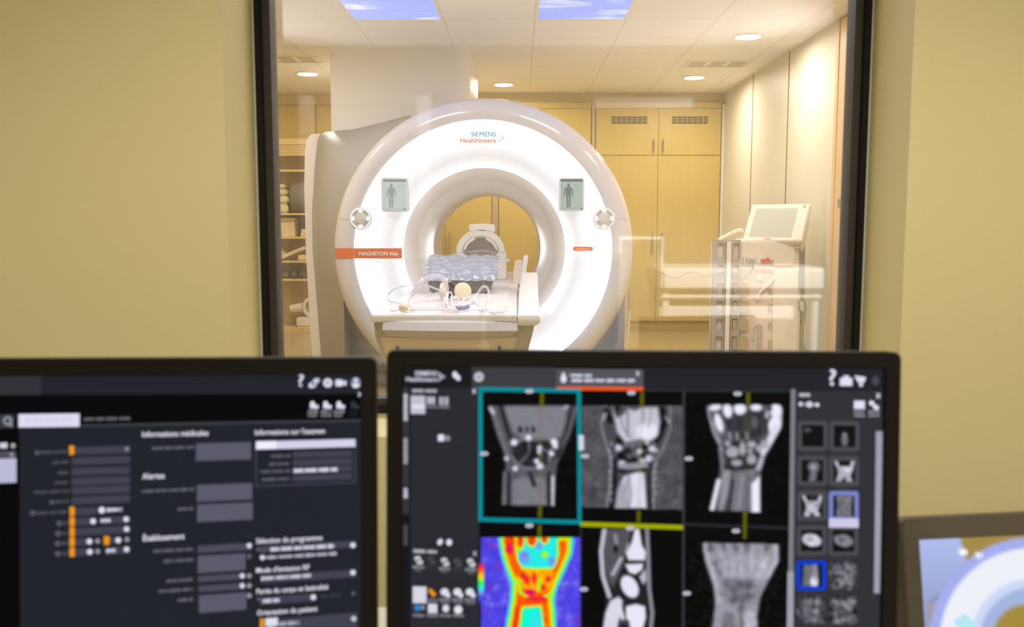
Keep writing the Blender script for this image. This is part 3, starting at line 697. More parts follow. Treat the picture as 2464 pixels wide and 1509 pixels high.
b = MB().prism([(at(x, y, 6.0).x, at(x, y, 6.0).z) for x, y in [(1234, 658), (1240, 626), (1256, 625), (1254, 660), (1250, 684), (1236, 684)]], 5.98, 6.02); b.build('side_shield', M['cart_beige'], tab, .004)
# front bumper
def q(x, y, Y): p = at(x, y, Y); return (p.x, Y, p.z)
rings = [[q(921, 768, 3.93), q(921, 774, 3.905), q(920, 794, 3.885), q(934, 810, 3.93), q(934, 812, 4.0)],
         [q(1246, 770, 3.93), q(1246, 776, 3.905), q(1246, 796, 3.885), q(1227, 811, 3.93), q(1227, 813, 4.0)]]
n = 14; rr_ = []
for i in range(n+1):
    s = i/n; rr_.append([tuple(Vector(a).lerp(Vector(c), s)+Vector((0, -.03*4*s*(1-s), 0))) for a, c in zip(*rings)])
MB().loft(rr_, ang if False else True, True).build('front_bumper', M['table_grey'], tab, ang=25)
rr_ = [[(p_[0], p_[1], p_[2]) for p_ in [q(x, 811, 3.95), q(x, 815, 3.95), q(x, 815, 4.02), q(x, 811, 4.02)]] for x in (936, 1226)]
MB().loft(rr_).build('shadow_strip', M['slot_and_shadow'], tab)  # dark strip standing in for the shadow under the bumper
MB().prism([(at(x, y, 3.94).x, at(x, y, 3.94).z) for x, y in [(895, 764), (1290, 766), (1283, 800), (1270, 850), (1245, 940), (1225, 1000), (960, 1000), (945, 940), (912, 850), (899, 810)]], 3.96, 5.9).build('table_shell', M['table_shell'], tab, .02, 3)
MB().prism([(at(x, y, 3.93).x, at(x, y, 3.93).z) for x, y in [(913, 808), (920, 806), (1238, 806), (1244, 809), (1243, 818), (1236, 848), (1222, 910), (1180, 960), (980, 960), (940, 910), (924, 848), (912, 818)]], 3.935, 4.0).build('front_panel', M['table_beige'], tab, .012, 3)
for x in (956.5, 1201.5):
    a = at(x, 838, 3.93); MB().box(a.x-.006, a.x+.006, 3.925, 3.95, a.z-.02, a.z+.008).build('panel_slot', M['slot_and_shadow'], tab)
MB().box(-.5, -.07, 4.05, 5.6, 0, .30).build('pedestal', M['table_shell'], tab, .02)
def flat_text(parent, m, txt, x0, x1, y0, y1):
    v, f, w = glyphs(txt); s = (x1-x0)/w; hs = (y1-y0)/.73
    MB().add([(x0+p_[0]*s, y0+p_[1]*hs, TZ+.0075) for p_ in v], f).build('lettering', m, parent)
a0, a1 = atz(1064, 752, TZ+.007), atz(1107, 752, TZ+.007); c0 = atz(1046, 756, TZ+.007)
flat_text(tab, M['grey_ink'], 'SIEMENS', a0.x, a1.x, 4.01, 4.055); flat_text(tab, mat('orange_print', (.72, .28, .12), .5), 'Healthineers', c0.x, a1.x, 3.945, 3.99)
for x, y in ((980, 752), (1205, 753)):
    p = atz(x, y, TZ); MB().box(p.x-.012, p.x+.012, p.y-.02, p.y+.02, TZ-.002, TZ+.002).build('green_marker', mat('green_mark', (.45, .6, .3), .5), tab)

# head coil on the table
HX, HY = at(1156, 600, 6.3).x, 6.3
hk = 6.3/F
TB = TZ+.0065
hc = thing('head_coil', 'white arched head coil standing on the table inside the bore', 'head coil', (HX, HY+.15, TB))
zc = at(1156, 607, HY).z
def arch(ro, ri, za, zb, n=28):
    o_ = [(HX+ro, za)]+[(HX+ro*math.cos(PI*i/n), zc+ro*math.sin(PI*i/n)*.95) for i in range(n+1)]+[(HX-ro, za)]
    i_ = [(HX-ri, zb)]+[(HX-ri*math.cos(PI*i/n), zc+ri*.86*math.sin(PI*i/n)) for i in range(n+1)]+[(HX+ri, zb)]
    return o_+i_
MB().prism(arch(58.5*hk, 44*hk, zc, zc), HY, HY+.06).build('front_arch', M['coil_white'], hc, .006)
MB().prism(arch(46*hk, 41*hk, zc, zc), HY+.03, HY+.30).build('inner_shell', M['white_plastic'], hc, .003)
for s in (-1, 1):
    MB().prism(rect(*sorted((HX+s*39*hk, HX+s*(62 if s > 0 else 58.5)*hk)), TB, zc-.002), HY-.005, HY+.34).build('side_block', M['coil_white'], hc, .008)
MB().box(HX-39*hk, HX+39*hk, HY+.02, HY+.34, TB, TB+.09).build('base', M['coil_white'], hc, .01)
MB().prism(arch(40*hk, .012, zc-.07, zc-.07)[:31]+[(HX-40*hk, zc-.07)], HY+.30, HY+.33).build('rear_cup', M['bore'], hc, .003)
MB().tube([(HX-42*hk, HY+.05, zc-.004), (HX, HY+.05, zc+.008), (HX+42*hk, HY+.05, zc-.004)], .004).build('cross_strap', M['table_grey'], hc)
for s in (-1, 1):
    MB().prism([(HX+s*a*hk, zc+c*hk) for a, c in [(6, 44), (14, 41), (26, 33), (36, 22), (42, 6), (38, 4), (31, 17), (24, 24), (18, 26), (12, 33)]], HY+.01, HY+.05).build('inner_pad', M['white_plastic'], hc, .004)
MB().prism([(at(x, y, HY).x, at(x, y, HY).z) for x, y in [(1129, 555), (1128, 541), (1135, 539), (1160, 538), (1183, 539), (1190, 541), (1191, 558)]], HY+.0, HY+.14).build('mirror_box', M['gantry_white'], hc, .004)
MB().prism([(at(x, y, HY).x, at(x, y, HY).z) for x, y in [(1218, 623), (1226, 622), (1226, 630), (1218, 632)]], HY+.02, HY+.06).build('latch', M['coil_white'], hc, .003)

# wedge pillow in crumpled plastic
wp = thing('wedge_cushion', 'black foam wedge with blue sheet sealed in crumpled clear plastic', 'cushion', (at(1108, 700, 5.1).x, 5.3, TB))
yf, yb = 5.08, 5.62
xa, xb = at(1036, 708, yf).x, at(1177, 708, yf).x
xc, xd = at(1026, 671, yf).x, at(1187, 671, yf).x
zf = at(1100, 672, yf).z; zb_ = at(1100, 622, yb).z
xe, xg = at(1036, 622, yb).x, at(1200, 622, yb).x
v = [(xa, yf, TB), (xb, yf, TB), (xd, yf-.01, zf), (xc, yf-.01, zf), (xa, yb, TB), (xb, yb, TB), (xg, yb, zb_), (xe, yb, zb_)]
MB().add(v, [(0, 1, 2, 3), (4, 7, 6, 5), (0, 4, 5, 1), (3, 2, 6, 7), (0, 3, 7, 4), (1, 5, 6, 2)]).build('foam_block', M['black_foam'], wp, .01)
nx, ny = 70, 44; v = []
for j in range(ny+1):
    for i in range(nx+1):
        s, t_ = i/nx, j/ny
        p = Vector((xc-.012, yf-.02, zf)).lerp(Vector((xd+.012, yf-.02, zf)), s).lerp(Vector((xe-.01, yb, zb_)).lerp(Vector((xg+.01, yb, zb_)), s), t_)
        wv = .012+.010*abs(math.sin(9*s*.6+6.5*t_+2.2*math.sin(5*s)))+.007*abs(math.sin(16*t_-5*s+1.5*math.sin(7*s)))+.003*math.sin(40*s+13*t_)
        if t_ < .08: wv -= .03*(1-t_/.08)
        v.append(p+Vector((0, -.3, .95))*wv)
MB().add(v, [(j*(nx+1)+i, j*(nx+1)+i+1, (j+1)*(nx+1)+i+1, (j+1)*(nx+1)+i) for j in range(ny) for i in range(nx)]).build('blue_sheet', M['blue_sheet'], wp, ang=80)
p = at(1113, 637, 5.45); MB().box(p.x-.028, p.x+.028, p.y-.03, p.y-.026, p.z, p.z+.018).build('paper_label', M['white_ink'], wp)
v = []; nn = 48
for k, (e, y_, z_) in enumerate(((.02, yf-.03, TB+.002), (.03, yf-.04, zf-.01), (.03, yf-.02, zf+.03), (.025, yb+.01, zb_+.03))):
    for i in range(nn+1):
        s = i/nn; x = xc-e+(xd+e-xc+e)*s; v.append((x, y_+.012*math.sin(31*s+k), z_+.010*math.sin(23*s+2*k)))
MB().add(v, [(k*(nn+1)+i, k*(nn+1)+i+1, (k+1)*(nn+1)+i+1, (k+1)*(nn+1)+i) for k in range(3) for i in range(nn)]).build('plastic_wrap', M['plastic_wrap'], wp, ang=80)

# pneumatic headset with clear tubes
Z5 = lambda x, y: (860+x/3.772, 480+y/3.772)
def tp(x, y, lift=.012):
    px, py = Z5(x, y); d = ray(px, py); Yt = (TB+lift-CAM.z)/d.z*d.y if d.z < 0 else 99
    return at(px, py, min(Yt, 4.52))
hs = thing('headset', 'clear tubed headset with cream ear pads lying on the table front', 'headset', (at(1100, 720, 4.5).x, 4.5, TB))
p = at(1113, 703, 4.62); R_ = 21*4.62/F
def pad(c, nrm, r, th, nm, m):
    n_ = Vector(nrm).normalized(); c = Vector(c); a = n_.orthogonal().normalized(); b2 = n_.cross(a)
    rings = [[c+n_*th*d+(a*math.cos(2*PI*k/28)+b2*math.sin(2*PI*k/28))*r*s for k in range(28)] for d, s in ((-.5, .75), (-.42, .93), (-.2, 1), (.2, 1), (.42, .93), (.5, .75))]
    return MB().loft(rings).build(nm, m, hs)
zr = TB+R_+.001; py_ = 4.62
pad((p.x, 4.62, zr), (.18, -1, .1), R_, .045, 'ear_pad', M['cream_pad'])
p2 = at(1069, 700, 4.62); pad((p2.x, 4.62, TB+R_+.002), (1, -.15, .05), R_, .035, 'ear_pad', M['cream_pad'])
MB().tube([(p2.x+.022, 4.62, TB+.01), (p2.x+.03, 4.62, TB+.04), (p2.x+.026, 4.63, TB+.085), (p2.x+.05, 4.66, TB+.06), (p.x-.05, 4.65, TB+.05), (p.x-.04, 4.63, TB+.02)], .008).build('head_band', M['black_foam'], hs)
p3 = tp(420, 985, .022); MB().ball((p3.x, p3.y, TB+.023), .022).build('squeeze_ball', M['cream_pad'], hs)
p4 = tp(950, 985, .012); MB().tube([p4+Vector((-.03, .0, 0)), p4, p4+Vector((.03, .02, .004))], .010).build('connector', mat('conn_blue', (.25, .27, .42), .4), hs)
for P, r in (([(430, 970), (390, 945), (300, 925), (278, 880), (310, 830), (400, 790), (520, 772), (640, 785), (760, 830), (860, 852)], .0055),
             ([(425, 960), (440, 920), (480, 860), (560, 770), (640, 706), (720, 690), (780, 710), (810, 770), (815, 860), (800, 960)], .0085),
             ([(440, 965), (470, 900), (590, 800), (650, 730), (720, 705), (770, 730), (795, 800)], .0055),
             ([(430, 985), (340, 1010), (305, 1000), (330, 970), (420, 960)], .005), ([(470, 965), (560, 985), (680, 975), (780, 945), (900, 935)], .0055),
             ([(480, 975), (560, 1000), (700, 1000), (790, 1000)], .005),
             ([(470, 950), (600, 890), (740, 845), (860, 845)], .005),
             ([(1040, 930), (1080, 870), (1130, 800), (1165, 792), (1190, 830), (1185, 920), (1140, 1010)], .0065), ([(1010, 890), (1060, 915), (1110, 960), (1130, 1015)], .006),
             ([(785, 890), (790, 960), (775, 1005)], .005), ([(790, 890), (820, 960), (850, 1005)], .005), ([(850, 885), (865, 960), (905, 1010)], .005), ([(905, 985), (950, 920), (1000, 890), (1050, 905), (1000, 960)], .005), ([(845, 890), (900, 885), (940, 950), (985, 985)], .005),
             ([(1205, 1030), (1260, 1005), (1340, 973), (1357, 985), (1310, 1010), (1230, 1035)], .0055)):
    MB().tube([tp(*c) for c in P], r, 8).build('tube', M['clear_tube'], hs)

# ------------------------------------------------------------------ monitoring cart on the right
KY = 6.2
def kp(x, y, Y=KY): p = at(x, y, Y); return (p.x, max(.02, p.z))
def kpoly(P, Y=KY): return [kp(x, y, Y) for x, y in P]
cart = thing('monitoring_cart', 'white mobile patient monitor cart with tilted screen beside the right wall', 'medical cart', (1.7, 6.4, 0))
MB().prism(kpoly([(1858, 585), (1925, 592), (1918, 850), (1915, 960), (1853, 960), (1855, 850)]), KY, KY+.42).build('side_column', M['cart_white'], cart, .008)
MB().prism(kpoly([(1781, 650), (1860, 648), (1856, 850), (1853, 960), (1775, 960), (1779, 850)]), KY-.005, KY+.3).build('front_panel', M['cart_beige'], cart, .006)
MB().prism(kpoly([(1776, 580), (1912, 584), (1912, 640), (1862, 642), (1862, 652), (1776, 650)]), KY-.02, KY+.36).build('module_housing', M['cart_white'], cart, .008)
for k, (ya, yb2) in enumerate(((682, 709), (724, 752), (767, 795), (810, 843))):
    MB().prism(kpoly([(x, y) for x, y in rrect(1764-k*.8, 1802-k*.8, ya, yb2, 6, 4)], KY-.03), KY-.036, KY-.01).build('bin_window', M['cart_tan'], cart)
    MB().prism(kpoly([(1859, ya+8), (1857, yb2), (1853, yb2-1), (1850, yb2-6), (1850, ya+14), (1853, ya+9)], KY-.03), KY-.016, KY-.004).build('bin_window', M['cart_tan'], cart)
# perforated grey side frame
fr = MB()
cols = ((1717, 1746, 1727, 1743), (1762, 1783, 1766, 1779))
ys = [(585, 622), (637, 665), (682, 709), (724, 752), (767, 795), (810, 846)]
for (xa_, xb_, ha, hb), mm in zip(cols, (0, 0)):
    def X_(x, y): return x+(1717-1717)+(-(y-585)/265.0*6 if True else 0)
    cuts = [577]+[v for a in ys for v in a]+[960]
    for k in range(0, len(cuts)-1):
        y0_, y1_ = cuts[k], cuts[k+1]
        if k % 2 == 0: fr.prism(kpoly([(X_(xa_, y0_), y0_), (X_(xb_, y0_), y0_), (X_(xb_, y1_), y1_), (X_(xa_, y1_), y1_)], KY-.05), KY-.05, KY-.02)
        else:
            fr.prism(kpoly([(X_(xa_, y0_), y0_), (X_(ha, y0_), y0_), (X_(ha, y1_), y1_), (X_(xa_, y1_), y1_)], KY-.05), KY-.05, KY-.02)
            fr.prism(kpoly([(X_(hb, y0_), y0_), (X_(xb_, y0_), y0_), (X_(xb_, y1_), y1_), (X_(hb, y1_), y1_)], KY-.05), KY-.05, KY-.02)
fr.prism(kpoly([(1746, 577), (1762, 577), (1762, 585), (1746, 585)], KY-.05), KY-.05, KY-.02)
fr.build('side_frame', M['cart_grey'], cart, .0)
MB().prism(kpoly([(1724, 583), (1782, 583), (1776, 960), (1718, 960)], KY), KY-.018, KY+.2).build('cable_bin', M['cart_beige'], cart, .004)
MB().cyl((kp(1755, 581, KY-.07)[0], KY-.07, kp(1755, 581, KY-.07)[1]), (kp(1755, 581, KY-.07)[0], KY-.07, .05), .017).build('pole', M['cart_white'], cart)
MB().box(1.40, 1.98, KY-.08, KY+.42, .0, .06).build('base', M['cart_grey'], cart, .02)
MB().prism(kpoly([(1831, 624), (1850, 624), (1850, 635), (1831, 635)], KY-.03), KY-.045, KY-.02).build('red_module', M['red'], cart, .003)
MB().prism(kpoly([(1844, 620), (1849, 620), (1849, 625), (1844, 625)], KY-.03), KY-.05, KY-.03).build('red_plug', M['red'], cart, .002)
MB().prism(kpoly([(1852, 625), (1861, 625), (1861, 637), (1852, 637)], KY-.03), KY-.04, KY-.02).build('beige_socket', M['cart_tan'], cart, .002)
MB().prism(kpoly([(1820, 619), (1830, 619), (1830, 634), (1820, 634)], KY-.03), KY-.04, KY-.02).build('grey_socket', M['tablet_rim'], cart, .002)
c = kp(1806, 630, KY-.03); MB().cyl((c[0], KY-.02, c[1]), (c[0], KY-.07, c[1]), .021).build('round_connector', M['cart_grey'], cart)
for x in (1782, 1791, 1798):
    c = kp(x, 628, KY-.03); MB().box(c[0]-.008, c[0]+.008, KY-.04, KY-.02, c[1]-.03, c[1]+.025).build('cable_clip', M['cart_beige'], cart, .002)
MB().prism(kpoly([(1814, 641), (1862, 643), (1862, 648), (1814, 646)], KY-.03), KY-.045, KY-.015).build('ledge', M['white_plastic'], cart, .002)
c = kp(1829, 669, KY-.03); MB().cyl((c[0], KY-.005, c[1]), (c[0], KY-.03, c[1]), .02).build('knob', M['tablet_rim'], cart)
MB().tube([(kp(x, y)[0], KY-.03, kp(x, y)[1]) for x, y in ((1825, 781), (1824.5, 800), (1823, 836))], .014, smooth=False).build('handle', M['cart_grey'], cart)
MB().tube([(kp(x, y)[0], KY-.02, kp(x, y)[1]) for x, y in ((1862, 668), (1842, 688), (1826, 705), (1820, 722))], .012).build('hose', M['white_plastic'], cart)
MB().tube([(kp(x, y)[0], KY-.012, kp(x, y)[1]) for x, y in ((1822, 778), (1813, 788), (1809, 805), (1811, 818))], .006).build('hose', M['cart_beige'], cart)
MB().tube([(kp(x, y, KY+.2)[0], KY+.2, kp(x, y, KY+.2)[1]) for x, y in ((1932, 588), (1931, 700), (1928, 850), (1925, 960))], .016, smooth=False).build('rear_post', M['cart_grey'], cart)
MB().prism(kpoly([(1921, 724), (1932, 724), (1932, 748), (1921, 748)], KY+.1), KY+.08, KY+.3).build('post_bracket', M['cart_white'], cart, .004)
pc_ = MB().tube([(kp(x, y)[0], KY-.02-.04*(y > 700), kp(x, y)[1]) for x, y in ((1922, 588), (1923, 625), (1922, 690), (1926, 715), (1932, 738), (1930, 765), (1924, 785), (1922, 800), (1928, 830), (1938, 850), (1945, 900))], .006); pc_.build('power_cord', M['cable_grey'], cart)
for off, m_ in ((0, 'cable_grey'), (3.5, 'cart_tan')):
    P = [(1806, 632), (1804, 645), (1799, 656), (1788, 662), (1778, 664), (1757, 659), (1734, 656), (1714, 662), (1692, 664), (1669, 655), (1649, 656), (1626, 667), (1606, 664), (1588, 657)]
    MB().tube([(kp(x+off, y-off*1.2)[0], KY-.08+.01*off, kp(x+off, y-off*1.2)[1]) for x, y in P], .0035).build('patient_lead', M[m_], cart)
# tilted display
phi, th = math.radians(34), math.radians(35)
ex = Vector((math.cos(phi), -math.sin(phi), 0)); nh = Vector((-math.sin(phi), -math.cos(phi), 0)); ez = Vector((0, 0, 1))*math.cos(th)-nh*math.sin(th); en = nh*math.cos(th)+Vector((0, 0, 1))*math.sin(th)
P0 = at(1786, 579, KY+.12)
DF = lambda v: P0+ex*v[0]-en*v[1]+ez*v[2]
dw, dh = .415, .315
dp = MB().prism(rrect(0, dw, 0, dh, .014), 0, .05).build('display', M['cart_white'], cart, .006, xf=DF)
MB().prism(rrect(.06, dw-.02, .0, dh-.06, .02), .05, .15).build('display_back', M['cart_white'], cart, .02, xf=DF)
MB().prism(rect(.04, .335, .035, .275), -.002, .004).build('screen', mat('cart_screen', (.55, .56, .48), .25, emit=(.55, .56, .48), es=.12), dp, xf=DF)
MB().prism(rect(.15, .20, .008, .022), -.002, .003).build('red_label', mat('pale_red', (.80, .42, .30), .5), dp, xf=DF)
MB().prism(rrect(.365, .395, .012, .032, .008, 3), -.004, .002).build('rotary_knob', M['cart_white'], dp, xf=DF)
MB().prism(rect(.37, .385, dh-.035, dh-.012), -.002, .003).build('lamp_window', M['cart_tan'], dp, xf=DF)
c0 = DF((dw*.5, .1, .03)); MB().cyl(c0, (c0.x, c0.y+.03, kp(1840, 600)[1]-.05), .05).build('display_neck', M['cart_white'], cart)
MB().prism([(kp(1785, 586)[0], kp(1785, 586)[1]), (kp(1912, 588)[0], kp(1912, 588)[1]), (kp(1912, 560)[0], kp(1912, 562)[1]), (kp(1800, 575)[0], kp(1800, 577)[1])], KY+.1, KY+.34).build('display_base', M['cart_white'], cart, .01)
MB().tube([(kp(1728, 590)[0], KY+.0, kp(1728, 578)[1]), (kp(1750, 570)[0], KY+.05, kp(1750, 568)[1]), (kp(1785, 552)[0], KY+.1, kp(1785, 554)[1]), (kp(1800, 556)[0], KY+.16, kp(1800, 556)[1])], .012).build('cable_arm', M['cart_white'], cart)

# ------------------------------------------------------------------ desk and monitors
dk = thing('control_desk', 'long pale desk carrying the monitors below the window', 'desk', (.2, 1.25, CFL))
DZ = .545
MB().box(-1.7, 2.3, .62, 1.30, DZ-.03, DZ).build('desk_top', M['desk'], dk, .004)
for x in (-1.65, .3, 2.25): MB().box(x-.02, x+.02,   .66, 1.26, CFL, DZ-.03).build('desk_leg', M['monitor_taupe'], dk)

class Screen:
    """plane of a monitor front; content is measured on the photograph and laid on this plane"""
    def __init__(s, anchor, depth, yaw, tilt, roll):
        s.P0 = at(*anchor, depth)
        R = Matrix.Rotation(yaw, 3, 'Z') @ Matrix.Rotation(tilt, 3, 'X') @ Matrix.Rotation(roll, 3, 'Y')
        s.ex, s.n, s.ez = R.col[0].copy(), R.col[1].copy(), R.col[2].copy()
    def uv(s, px, py):
        d = ray(px, py); t = (s.P0-CAM).dot(s.n)/d.dot(s.n); p = CAM+d*t-s.P0; return p.dot(s.ex), p.dot(s.ez)
    def w(s, u, v, d=0): return s.P0+s.ex*u+s.ez*v-s.n*d
    def xf(s, v): return s.w(v[0], v[2], -v[1])   # builder space: x right, z up, y into the monitor

def monitor(name, label, S, u0, u1, v0, v1, bz, bt, mt, stand_y):
    c = S.w((u0+u1)/2, v0); base = Vector((c.x+S.n.x*.13, c.y+.13, DZ))
    t = thing(name, label, 'monitor', base)
    MB().ringprism(rrect(u0, u1, v0, v1, .008, 6), rrect(u0+bz, u1-bz, v0+bz, v1-bt, .0008, 6), 0, .022).build('bezel', mt, t, .0012, xf=S.xf)
    MB().prism(rrect(u0+.004, u1-.004, v0+.004, v1-.004, .008, 6), .0222, .045).build('back_cover', mt, t, .004, xf=S.xf)
    c2 = S.w((u0+u1)/2, (v0+v1)/2, -.06); MB().prism(rrect(c2.x-.05, c2.x+.05, DZ+.012, c2.z, .01), S.w((u0+u1)/2, v0, -.05).y+.0, c2.y+.05).build('stand_neck', mt, t, .004)
    MB().prism(rrect(base.x-.13, base.x+.13, base.y-.11, base.y+.11, .03), DZ+.0005, DZ+.014, 'xy').build('stand_base', mt, t, .003)
    return t

class Art:
    """flat graphics of one screen, stacked in thin layers"""
    def __init__(s, S, slope, base_d): s.S = S; s.slope = slope; s.d = base_d; s.b = MB()
    def pt(s, x, y, L): u, v = s.S.uv(x, y); return s.S.w(u, v, s.d+L*.00012)
    def quad(s, P, c, L=1):
        s.b.add([s.pt(x, y, L) for x, y in P], [tuple(range(len(P)))], rgb(*c))
    def bar(s, x0, x1, y0, y1, c, L=1, sl=None):
        """y given at the middle of the bar; lines follow the tilt of the screen"""
        xm = (x0+x1)/2; k0 = s.slope(y0) if sl is None else sl; k1 = s.slope(y1) if sl is None else sl
        s.quad([(x0, y0+k0*(x0-xm)), (x1, y0+k0*(x1-xm)), (x1, y1+k1*(x1-xm)), (x0, y1+k1*(x0-xm))], c, L)
    def box(s, x0, x1, y0, y1, t, c, L=1):
        s.bar(x0, x1, y0, y0+t, c, L); s.bar(x0, x1, y1-t, y1, c, L)
        xm = (x0+x1)/2; k0, k1 = s.slope(y0), s.slope(y1)
        for a, e in ((x0, x0+t), (x1-t, x1)): s.quad([(a, y0+k0*(a-xm)), (e, y0+k0*(e-xm)), (e, y1+k1*(e-xm)), (a, y1+k1*(a-xm))], c, L)
    def dot(s, x, y, r, c, L=3, ry=None, rot=0):
        ry = ry or r; s.quad([(x+r*math.cos(a)*math.cos(rot)-ry*math.sin(a)*math.sin(rot), y+r*math.cos(a)*math.sin(rot)+ry*math.sin(a)*math.cos(rot)) for a in [2*PI*i/14 for i in range(14)]], c, L)
    def text(s, txt, x0, x1, yb, c, L=4, hs=1.12):
        v, f, w = glyphs(txt, .014); hs = hs if len(txt) > 1 else .8; k = (x1-x0)/w; sl = s.slope(yb); P = [s.pt(x0+p[0]*k, yb+sl*p[0]*k-p[1]*k*hs, L) for p in v]; s.b.add(P, f, rgb(*c))
    def marks(s, x0, x1, y, h, c, L=4, cover=.62, vert=False):
        """row of unreadable small strokes"""
        sl = s.slope(y); x = x0; xm = (x0+x1)/2; gap = 0
        while x < (x1-2 if not vert else x1):
            wd = random.uniform(2.2, 5.0); hh = h*random.uniform(.62, 1)
            if gap > random.randint(5, 9): x += 3.5; gap = 0; continue
            e = min(x+wd*cover, x1); yc = y+sl*(x-xm)
            s.quad([(x, yc-hh/2), (e, yc-hh/2), (e, yc+hh/2), (x, yc+hh/2)], c, L); x += wd; gap += 1
    def vmarks(s, x, y0, y1, w, c, L=4):
        y = y0
        while y < y1: wd = random.uniform(2.5, 5); s.quad([(x-w/2, y), (x+w/2*random.uniform(.5, 1), y), (x+w/2, y+wd*.62), (x-w/2, y+wd*.62)], c, L); y += wd
    def done(s, name, m, parent): return s.b.build(name, m, parent, picture=True)

WHT = (226, 224, 242); GRY = (150, 149, 160); DIM = (92, 92, 102); FLD = (66, 66, 80); FL2 = (90, 90, 106); ORG = (236, 152, 10)

# ---------- left monitor
SL = Screen((905, 861), .93, .085, -.062, .007)
ml = monitor('computer_monitor', 'left black monitor showing a dark patient form in French', SL, -.54, .0, -.345, 0, .0165, .0175, M['monitor_black'], 0)
A = Art(SL, lambda y: -1.2e-4*(y-850), -.006)
Ub = [SL.w(u, v, -.0062) for u, v in ((-.53, -.335), (-.012, -.335), (-.012, -.012), (-.53, -.012))]
A.b.add(Ub, [(0, 1, 2, 3)], rgb(4, 4, 6))
A.bar(-330, 868, 902, 951, (33, 35, 43), 1, -.002); A.bar(-330, 92, 904, 953, (50, 50, 56), 2, -.002)
A.quad([(40, 1034), (869, 1014), (869, 1760), (44, 1780)], (32, 35, 44), 1)
A.quad([(185, 1024), (869, 1011), (869, 1016.5), (185, 1029.5)], (62, 63, 72), 2)
A.bar(38, 186, 998, 1030, (222, 220, 242), 2, -.012); A.marks(52, 172, 1013, 9, (205, 204, 226), 3)
A.marks(196, 308, 1010, 9, (120, 120, 128), 2)
A.bar(-60, 28, 1000, 1033, (58, 60, 64), 2); A.dot(12, 1015, 11, (150, 160, 170), 3); A.dot(12, 1015, 6.5, (60, 62, 68), 4)
A.quad([(18, 1020), (24, 1026), (21, 1030), (15, 1024)], (150, 160, 170), 4)
A.marks(-40, 12, 1075, 15, WHT, 3, .9); A.dot(25, 1075, 6, (170, 175, 180), 3); A.bar(-60, 32, 1089, 1106, (80, 80, 92), 2); A.dot(22, 1097, 5, (150, 150, 158), 3)
A.bar(-60, 33, 1107, 1166, (186, 186, 214), 2)
# tool icons at the top right
A.text('?', 716, 729, 931, WHT, 3); A.dot(750, 928, 10, WHT, 3, 7, -.4); A.dot(759, 918, 9, (200, 205, 225), 3, 6, -.4); A.dot(752, 926, 4, (60, 62, 72), 4)
A.dot(787, 923, 11, WHT, 3); A.dot(787, 923, 4, (120, 130, 150), 4); A.bar(806, 823, 915, 931, WHT, 3, 0); A.quad([(822, 921), (832, 917), (832, 930), (822, 926)], WHT, 3)
A.dot(855, 923, 13, (120, 135, 160), 2); A.dot(855, 916, 5, WHT, 3); A.dot(855, 929, 9, WHT, 3, 6)
for k in (1, -1): A.quad([(860, 951-5*k), (862, 951-6*k), (869, 951+5*k), (867, 951+6*k)], WHT, 3)
for x, c in ((752, WHT), (784, WHT), (816, WHT), (851, (52, 52, 58))):
    A.dot(x-2, 975, 6, c, 3, 8); A.dot(x+7, 981, 6, c, 3, 5); A.bar(x-8, x+8, 980, 985, c, 3, 0); A.marks(x-13, x+13, 993, 7, tuple(int(v*.75) for v in c), 3); A.marks(x-13, x+11, 1002, 6, tuple(int(v*.7) for v in c), 3)
# headings
for s_, x0, x1, yb in (('Informations médicales', 338, 498, 1054), ("Informations sur l'examen", 611, 780, 1049), ('Alertes', 338, 392, 1156), ('Établissement', 340, 440, 1306),
                       ('Sélection du programme', 614, 774, 1312), ("Mode d'émission RF", 614, 743, 1383), ('Partie du corps et latéralité', 615, 788, 1434), ('Orientation du patient', 616, 762, 1486)):
    A.text(s_, x0, x1, yb, (238, 236, 250))
# first column
for y, lx, ic in ((1086, 80, 1), (1111, 120, 0), (1136, 134, 0), (1160, 126, 0), (1182, 76, 0), (1206, 116, 1)):
    A.bar(167, 308, y-9, y+9, FLD, 2); A.marks(lx+10*ic, 160, y+4.5, 8, DIM, 3)
    if ic: A.dot(lx+3, y+6, 5, (110, 110, 120), 3); A.dot(lx+3, y+6, 2.5, (35, 38, 46), 4)
A.bar(161, 173, 1075, 1097, ORG, 3, 0); A.dot(301, 1083, 5, (140, 140, 150), 3)
for y, lx, f1, ext in ((1234, 70, 228, 0), (1259, 134, 215, 1), (1284, 131, 308, 2), (1308, 130, 205, 3), (1333, 130, 205, 4)):
    A.bar(174, f1, y-9-3*(f1 > 300), y+9-3*(f1 > 300), FLD, 2); A.bar(162, 174, y-11, y+11, ORG, 3, 0)
    A.dot(lx+3, y+4, 6, (110, 110, 120), 3); A.dot(lx+3, y+4, 3, (35, 38, 46), 4); A.marks(lx+12, 160, y+3, 8, DIM, 3)
    if ext == 0: A.dot(240, 1231, 8, WHT, 3); A.marks(252, 290, 1230, 10, WHT, 3, .8)
    if ext == 1: A.dot(219, y-1, 7, WHT, 3); A.bar(235, 308, y-12, y+5, FLD, 2); A.marks(237, 266, y-3, 10, WHT, 3, .8); A.dot(299, y-6, 6.5, WHT, 3)
    if ext == 2: A.dot(300, y-7, 6.5, WHT, 3)
    if ext == 3: A.dot(210, y-1, 7, WHT, 3); A.dot(230, y-2, 6, GRY, 3); A.bar(245, 258, y-14, y+7, ORG, 3, 0); A.bar(258, 275, y-12, y+5, FLD, 2); A.dot(280, y-4, 7, WHT, 3); A.dot(301, y-6, 6, GRY, 3)
    if ext == 4: A.dot(211, y-1, 7, WHT, 3); A.dot(230, y-2, 6, GRY, 3); A.bar(248, 308, y-13, y+5, FLD, 2); A.marks(251, 275, y-4, 10, WHT, 3, .8); A.dot(300, y-7, 6.5, WHT, 3)
